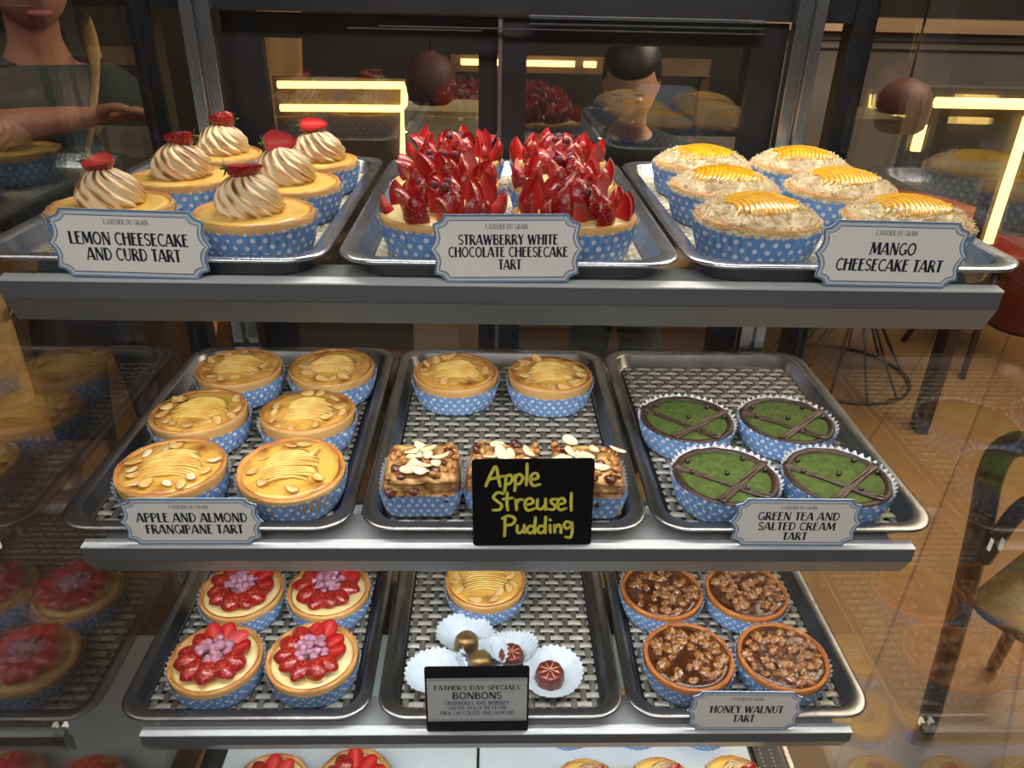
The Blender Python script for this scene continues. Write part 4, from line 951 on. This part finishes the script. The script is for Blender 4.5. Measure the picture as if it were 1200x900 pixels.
for x in (1.66, 2.52):
    mb = MB(); box(mb, x, x + .04, 1.90, 1.97, 0, .99); part('support', mb, M_DKWOOD, lc)
for p, lb in (([(1.37, 1.880, 1.227), (2.58, 1.880, 1.227)], 'horizontal warm tube'), ([(1.68, 1.880, 1.19), (1.68, 1.880, .78)], 'upright warm tube'), ([(1.345, 1.880, 1.16), (1.345, 1.880, 1.08)], 'short warm tube')):
    mb = MB(); tube(mb, p, .016, 10); part('light_tube', mb, M_LEDW, lc, label=lb)
mb = MB(); box(mb, -.55, .55, -.44, .44, 0, .04); box(mb, -.58, .58, -.47, .47, .70, .74); box(mb, -.55, .55, -.44, .44, .04, .70); o = part('added_dark_block', mb, M_DKWOOD, loc=(-1.20, .18, 0), bevel=.004); tag(o, 'low dark brown block added to darken the view outside the glass beside the person', 'cabinet')  # added dark block, hides the lit floor to darken the left side

# ------------------------------------------------------------------ beyond the rear doors: kitchen side
kc = thing('back_counter', 'dark back counter behind the rear doors with warm light tubes', 'counter', (0, 0, 0))
mb = MB(); box(mb, -1.0, 1.0, 2.05, 2.6, 0, .95); part('cabinet', mb, mat('brown_cabinet', (84, 62, 46), .5, c2=(70, 50, 36), scale=5), kc)
mb = MB(); box(mb, -1.02, 1.02, 2.02, 2.62, .95, .99); part('worktop', mb, mat('worktop', (110, 100, 88), .35, c2=(96, 86, 76), scale=6), kc)
rk = thing('light_frame', 'warm glowing rectangular light frame on a stand seen through the rear glass', 'light', (0, 0, 0))
for p in ([(-.70, 2.0, FZ - .072), (-.297, 2.0, FZ - .067)], [(-.70, 2.0, FZ - .142), (-.31, 2.0, FZ - .138)], [(-.297, 2.0, FZ - .067), (-.312, 2.0, FZ - .30)]):
    mb = MB(); tube(mb, p, .011, 10); part('light_tube', mb, M_LEDW, rk)
mb = MB(); box(mb, -.72, -.28, 2.015, 2.04, .99, FZ - .05); part('backing_panel', mb, mat('backing', (96, 80, 58), .5, c2=(84, 68, 48), scale=5), rk)
wr = thing('wall_light_bar', 'row of warm light bars on a wooden wall rail behind the rear door', 'light', (0, 0, 0))
mb = MB(); box(mb, -.20, .95, 3.02, 3.06, FZ - .12, FZ - .05); part('rail', mb, mat('rail_wood', (116, 92, 66), .5, c2=(98, 76, 54), scale=6), wr)
for x0, x1 in ((-.155, .02), (.05, .345), (.385, .44)):
    mb = MB(); tube(mb, [(x0, 3.0, FZ - .078), (x1, 3.0, FZ - .078)], .013, 10); part('light_bar', mb, M_LEDW, wr)
mb = MB()
for x in (-.18, .92): box(mb, x, x + .04, 3.03, 3.07, 0, FZ - .05)
part('stand', mb, M_DKWOOD, wr)
mb = MB(); box(mb, -.085, .085, -.02, .02, 0, 1.75); o = part('wooden_plank', mb, mat('plank_wood', (196, 152, 92), .5, c2=(172, 128, 72), scale=5, stretch=(3, 3, .2)), loc=(-.99, 2.78, 0), rot=(0, R(5), 0), bevel=.004); tag(o, 'pale wooden plank standing behind the rear door by the black frame', 'plank')
mb = MB(); box(mb, -.145, .11, 0, .25, 0, 1.20); box(mb, -.14, .105, -.004, 0, .62, 1.185); o = part('beige_cabinet', mb, mat('beige_paint', (176, 164, 128), .5, c2=(164, 152, 118), scale=4), loc=(-.125, 1.70, 0), bevel=.004); tag(o, 'pale beige cupboard standing behind the rear door under the pendant', 'cabinet')
def pendant(x, y, z, s, label):
    t = thing('pendant_lamp', label, 'lamp', (x, y, z), 0, 'terracotta pendant lamps')
    mb = MB(); lathe(mb, [(.048, 0), (.062, .012), (.068, .05), (.066, .09), (.048, .118), (.020, .130), (.008, .135)], 40, mx=Matrix.Scale(s, 4), cap1=True); part('lamp_shade', mb, mat('terracotta_shade', (82, 42, 28), .6, c2=(66, 32, 21), scale=8), t)
    mb = MB(); blob(mb, .022 * s, .022 * s, .026 * s, 14, 8, mx=Matrix.Translation((0, 0, .05 * s))); part('bulb', mb, mat('frosted_bulb', (230, 214, 180), .3), t)
    mb = MB(); tube(mb, [(0, 0, .13 * s), (0, 0, 3.2 - z)], .004, 6); part('cord', mb, M_BLACK, t)
pendant(-.185, 1.62, FZ - .07, 1.0, 'terracotta pendant lamp hanging behind the rear door beside the light frame')
pendant(1.23, 1.80, FZ - .15, 1.15, 'larger terracotta pendant lamp hanging beyond the side glass')

# ------------------------------------------------------------------ people
M_SKIN = mat('skin', (176, 118, 92), .5, c2=(160, 104, 80), scale=30, sss=.1)
M_SKIN2 = mat('skin_pale', (190, 144, 116), .5, c2=(176, 130, 102), scale=30, sss=.1)
M_HAIR = mat('dark_hair', (38, 26, 20), .45, c2=(26, 17, 13), scale=90, stretch=(6, 6, 1))
M_TEAL = mat('dark_green_cloth', (44, 58, 54), .85, c2=(36, 48, 45), scale=90)
M_TROUSER = mat('dark_trousers', (36, 36, 42), .85, c2=(30, 30, 35), scale=90)
M_TAN = mat('tan_strap', (176, 146, 92), .6, c2=(158, 128, 78), scale=60)
def skinned(name, verts, edges, radii, m, parent, sub=2):
    me = bpy.data.meshes.new(name); me.from_pydata([tuple(v) for v in verts], edges, []); me.materials.append(m)
    o = bpy.data.objects.new(name, me); COL.objects.link(o); o.parent = parent
    sk = o.modifiers.new('skin', 'SKIN'); sk.use_smooth_shade = True; sk.branch_smoothing = .6
    if not me.skin_vertices: bpy.context.view_layer.update()
    for i, r in enumerate(radii):
        d = me.skin_vertices[0].data[i]; d.radius = r if isinstance(r, tuple) else (r, r); d.use_root = (i == 0); d.use_loose = False
    s = o.modifiers.new('sub', 'SUBSURF'); s.levels = sub; s.render_levels = sub
    return o
def hand_chain(V, E, Rr, wi, wrist, d, side, nrm, curl):
    """palm and five fingers from wrist vertex wi; d = pointing direction, side = toward the thumb, nrm = palm normal"""
    palm = wrist + d * .045; V.append(palm); Rr.append((.034, .016)); pi_ = len(V) - 1; E.append((wi, pi_))
    for k, (off, L) in enumerate(((.028, .070), (.010, .078), (-.009, .072), (-.026, .058))):
        b = wrist + d * .088 + side * off; V.append(b); Rr.append(.0098); j = len(V) - 1; E.append((pi_, j))
        p = b; dd = d.copy()
        for s in range(3):
            dd = (dd + nrm * curl).normalized(); p = p + dd * L / 3; V.append(p); Rr.append(.0088 - .0010 * s); E.append((len(V) - 2 if s else j, len(V) - 1))
    b = wrist + d * .030 + side * .040; V.append(b); Rr.append(.0120); j = len(V) - 1; E.append((pi_, j))
    p = b
    for s in range(2):
        p = p + (d * .8 + side * .45 + nrm * .3 * s).normalized() * .032; V.append(p); Rr.append(.0100 - .001 * s); E.append((len(V) - 2 if s else j, len(V) - 1))
def person(loc, rz, label, H, lean, arm_r, arm_l, skin, top, head_down, nose_dir=1):
    """facing -y locally; arms given as [elbow, wrist, hand direction]"""
    t = thing('person', label, 'person', loc, rz); k = H / 1.70
    def P(x, y, z): return Vector((x, y, z)) * k
    ly = lambda z: -lean * max(0, z - .95) ** 1.1
    V = [P(0, 0, .95), P(0, ly(1.1), 1.10), P(0, ly(1.28), 1.28), P(0, ly(1.42), 1.42), P(0, ly(1.47) - .005, 1.48), P(0, ly(1.53) - .012 - head_down * .02, 1.53)]
    Rr = [(.150, .105), (.130, .095), (.135, .095), (.085, .065), (.052, .052), (.052, .055)]; Rr = [(a * k, b * k) for a, b in Rr]; E = [(0, 1), (1, 2), (2, 3), (3, 4), (4, 5)]
    for sx in (-1, 1):
        a = len(V); V += [P(.095 * sx, 0, .88), P(.10 * sx, -.01, .50), P(.105 * sx, .012, .09), P(.11 * sx, -.10, .035)]; Rr += [(.085 * k,) * 2, (.055 * k,) * 2, (.040 * k,) * 2, (.035 * k, .028 * k)]; E += [(0, a), (a, a + 1), (a + 1, a + 2), (a + 2, a + 3)]
    tops = []
    for sx, arm in ((-1, arm_r), (1, arm_l)):
        sh = P(.165 * sx, ly(1.40), 1.39); a = len(V); el, wr, hd = Vector(arm[0]) * k, Vector(arm[1]) * k, Vector(arm[2]).normalized()
        V += [sh, el, el.lerp(wr, .45), wr]; Rr += [(.056 * k,) * 2, (.042 * k,) * 2, (.040 * k,) * 2, (.026 * k,) * 2]; E += [(3, a), (a, a + 1), (a + 1, a + 2), (a + 2, a + 3)]
        nrm = Vector(arm[3]).normalized(); side = hd.cross(nrm).normalized() * (1 if sx < 0 else -1)
        if side.z < 0: side = -side
        hand_chain(V, E, Rr, a + 3, wr, hd, side, nrm, .32); tops.append((sh, el))
    # head: a shaped chain on top of the neck so that body and head stay one surface
    hy, hz = V[5].y, V[5].z; fw = Vector((0, -cos(head_down), -sin(head_down))); hu = Vector((0, -sin(head_down) * .6, cos(head_down) * .9 + .1)).normalized()
    hc = V[5] + hu * .098 * k + fw * .022 * k
    shell = skinned('body', V, E, Rr, skin, t)
    bpy.context.view_layer.update(); dg = bpy.context.evaluated_depsgraph_get(); raw = bpy.data.meshes.new_from_object(shell.evaluated_get(dg))
    bpy.data.objects.remove(shell)
    basis = Matrix((Vector((1, 0, 0)), -fw, hu)).transposed().to_4x4(); HM = Matrix.Translation(hc) @ basis @ Matrix.Scale(k, 4)
    mb = MB(); mb.add([tuple(v.co) for v in raw.vertices], [tuple(p.vertices) for p in raw.polygons])
    blob(mb, .074, .094, .112, 28, 18, mx=HM, fn=lambda d: 1 - .16 * max(0, -d.z - .25) * (1 if d.y < .3 else 1.6))
    blob(mb, .013, .020, .026, 12, 8, mx=HM @ Matrix.Translation((0, -.088, -.006)))
    for sx in (-1, 1): blob(mb, .010, .020, .030, 12, 8, mx=HM @ Matrix.Translation((.073 * sx, .008, .0)))
    tube(mb, [V[4], V[5], hc + (V[5] - hc) * .3], .050 * k, 16)
    body = part('body', mb, skin, t); rm = body.modifiers.new('remesh', 'REMESH'); rm.mode = 'VOXEL'; rm.voxel_size = .0055; rm.use_smooth_shade = True
    sm = body.modifiers.new('smooth', 'SMOOTH'); sm.factor = .5; sm.iterations = 4
    # clothes: looser shells over the same skeleton
    Vc = [v.copy() for v in V[:4]] + [V[3].lerp(V[4], .62)]; Rc = [(.165 * k, .122 * k), (.148 * k, .112 * k), (.166 * k, .122 * k), (.150 * k, .108 * k), (.088 * k, .088 * k)]; Ec = [(0, 1), (1, 2), (2, 3), (3, 4)]
    for sh, el in tops:
        a = len(Vc); Vc += [sh, sh.lerp(el, .6)]; Rc += [(.088 * k,) * 2, (.066 * k,) * 2]; Ec += [(3, a), (a, a + 1)]
    skinned('shirt', Vc, Ec, Rc, top, t)
    Vt = [P(0, 0, .97), P(0, 0, .88)]; Rt = [(.165 * k, .122 * k), (.160 * k, .120 * k)]; Et = [(0, 1)]
    for sx in (-1, 1):
        a = len(Vt); Vt += [P(.095 * sx, 0, .82), P(.10 * sx, -.008, .50), P(.105 * sx, .01, .11)]; Rt += [(.098 * k,) * 2, (.072 * k,) * 2, (.060 * k,) * 2]; Et += [(1, a), (a, a + 1), (a + 1, a + 2)]
    skinned('trousers', Vt, Et, Rt, M_TROUSER, t)
    for sx in (-1, 1):
        mb = MB(); blob(mb, .046 * k, .120 * k, .042 * k, 16, 8, mx=Matrix.Translation(P(.108 * sx, -.055, .042))); part('shoe', mb, M_BLACK, t)
    mb = MB(); blob(mb, .083, .100, .104, 28, 16, mx=HM @ Matrix.Translation((0, .018, .030)), fn=lambda d: (.80 if (d.y < -.30 and d.z < .22) else (1 if d.z > -.55 else .8)))
    part('hair', mb, M_HAIR, t)
    for sx in (-1, 1):
        mb = MB(); blob(mb, .012, .009, .009, 12, 8, mx=HM @ Matrix.Translation((.029 * sx, -.0795, .018))); part('eye', mb, mat('eye_white', (206, 198, 190), .25), t)
        mb = MB(); blob(mb, .006, .004, .006, 10, 6, mx=HM @ Matrix.Translation((.029 * sx, -.0862, .018))); part('iris', mb, M_BLACK, t)
        mb = MB(); blob(mb, .018, .006, .004, 12, 6, mx=HM @ Matrix.Translation((.029 * sx, -.084, .037))); part('eyebrow', mb, M_HAIR, t)
    mb = MB(); blob(mb, .024, .008, .008, 14, 8, mx=HM @ Matrix.Translation((0, -.080, -.050))); part('mouth', mb, mat('lips', (150, 82, 74), .4), t)
    return t, P, ly
pp, P_, ly_ = person((-.95, 1.10, 0), R(38), 'person in a dark top with tan bag strap and raised forearm beyond the side glass', 1.60, .10,
       [(-.28, -.14, 1.33), (.02, -.27, 1.37), (.93, -.30, .02), (0, -.4, -.9)], [(.25, .02, 1.13), (.22, -.16, .93), (-.1, -.6, -.8), (-.6, .3, .1)], M_SKIN, M_TEAL, .25)
mb = MB(); kk = 1.60 / 1.70
pts = [Vector(p) * kk for p in ((.150, .105, 1.40), (.118, .02, 1.525), (.088, -.135, 1.45), (.010, -.215, 1.27), (-.09, -.215, 1.09), (-.185, -.135, .96), (-.215, .0, .90), (-.13, .145, .98), (.02, .155, 1.20), (.150, .105, 1.40))]
cur = catmull(pts, 6); loft(mb, [[p + Vector((0, 0, w)) + o_ for w, o_ in ((-.018, Vector((-.012, -.002, 0))), (.018, Vector((.012, -.002, 0))), (.018, Vector((.012, .004, 0))), (-.018, Vector((-.012, .004, 0))))] for p in cur]); part('bag_strap', mb, M_TAN, pp, label='tan webbing strap')
mb = MB(); box(mb, -.020, .020, -.012, .004, -.020, .020, mx=Matrix.Translation(Vector((.046, -.188, 1.35)) * kk) @ Matrix.Rotation(R(40), 4, 'Y')); part('strap_buckle', mb, mat('dull_brass', (150, 132, 86), .4, .6), pp)
mb = MB(); loft(mb, [[(p[0] * q - .225, p[1] * q + .0, z) for p in rrect(.045, .13, .03, 0)] for q, z in ((.9, .68), (1, .70), (1, .90), (.94, .925))], 0, True, True); part('shoulder_bag', mb, M_TAN, pp)
person((.36, 1.50, 0), R(-14), 'person with short dark hair bowing the head behind the rear glass door', 1.40, .34,
       [(-.24, -.10, 1.10), (-.10, -.36, 1.10), (.8, -.5, .1), (0, -.2, -1)], [(.24, -.10, 1.10), (.10, -.36, 1.06), (-.8, -.5, .1), (0, -.2, -1)], M_SKIN2, M_TROUSER, .62)
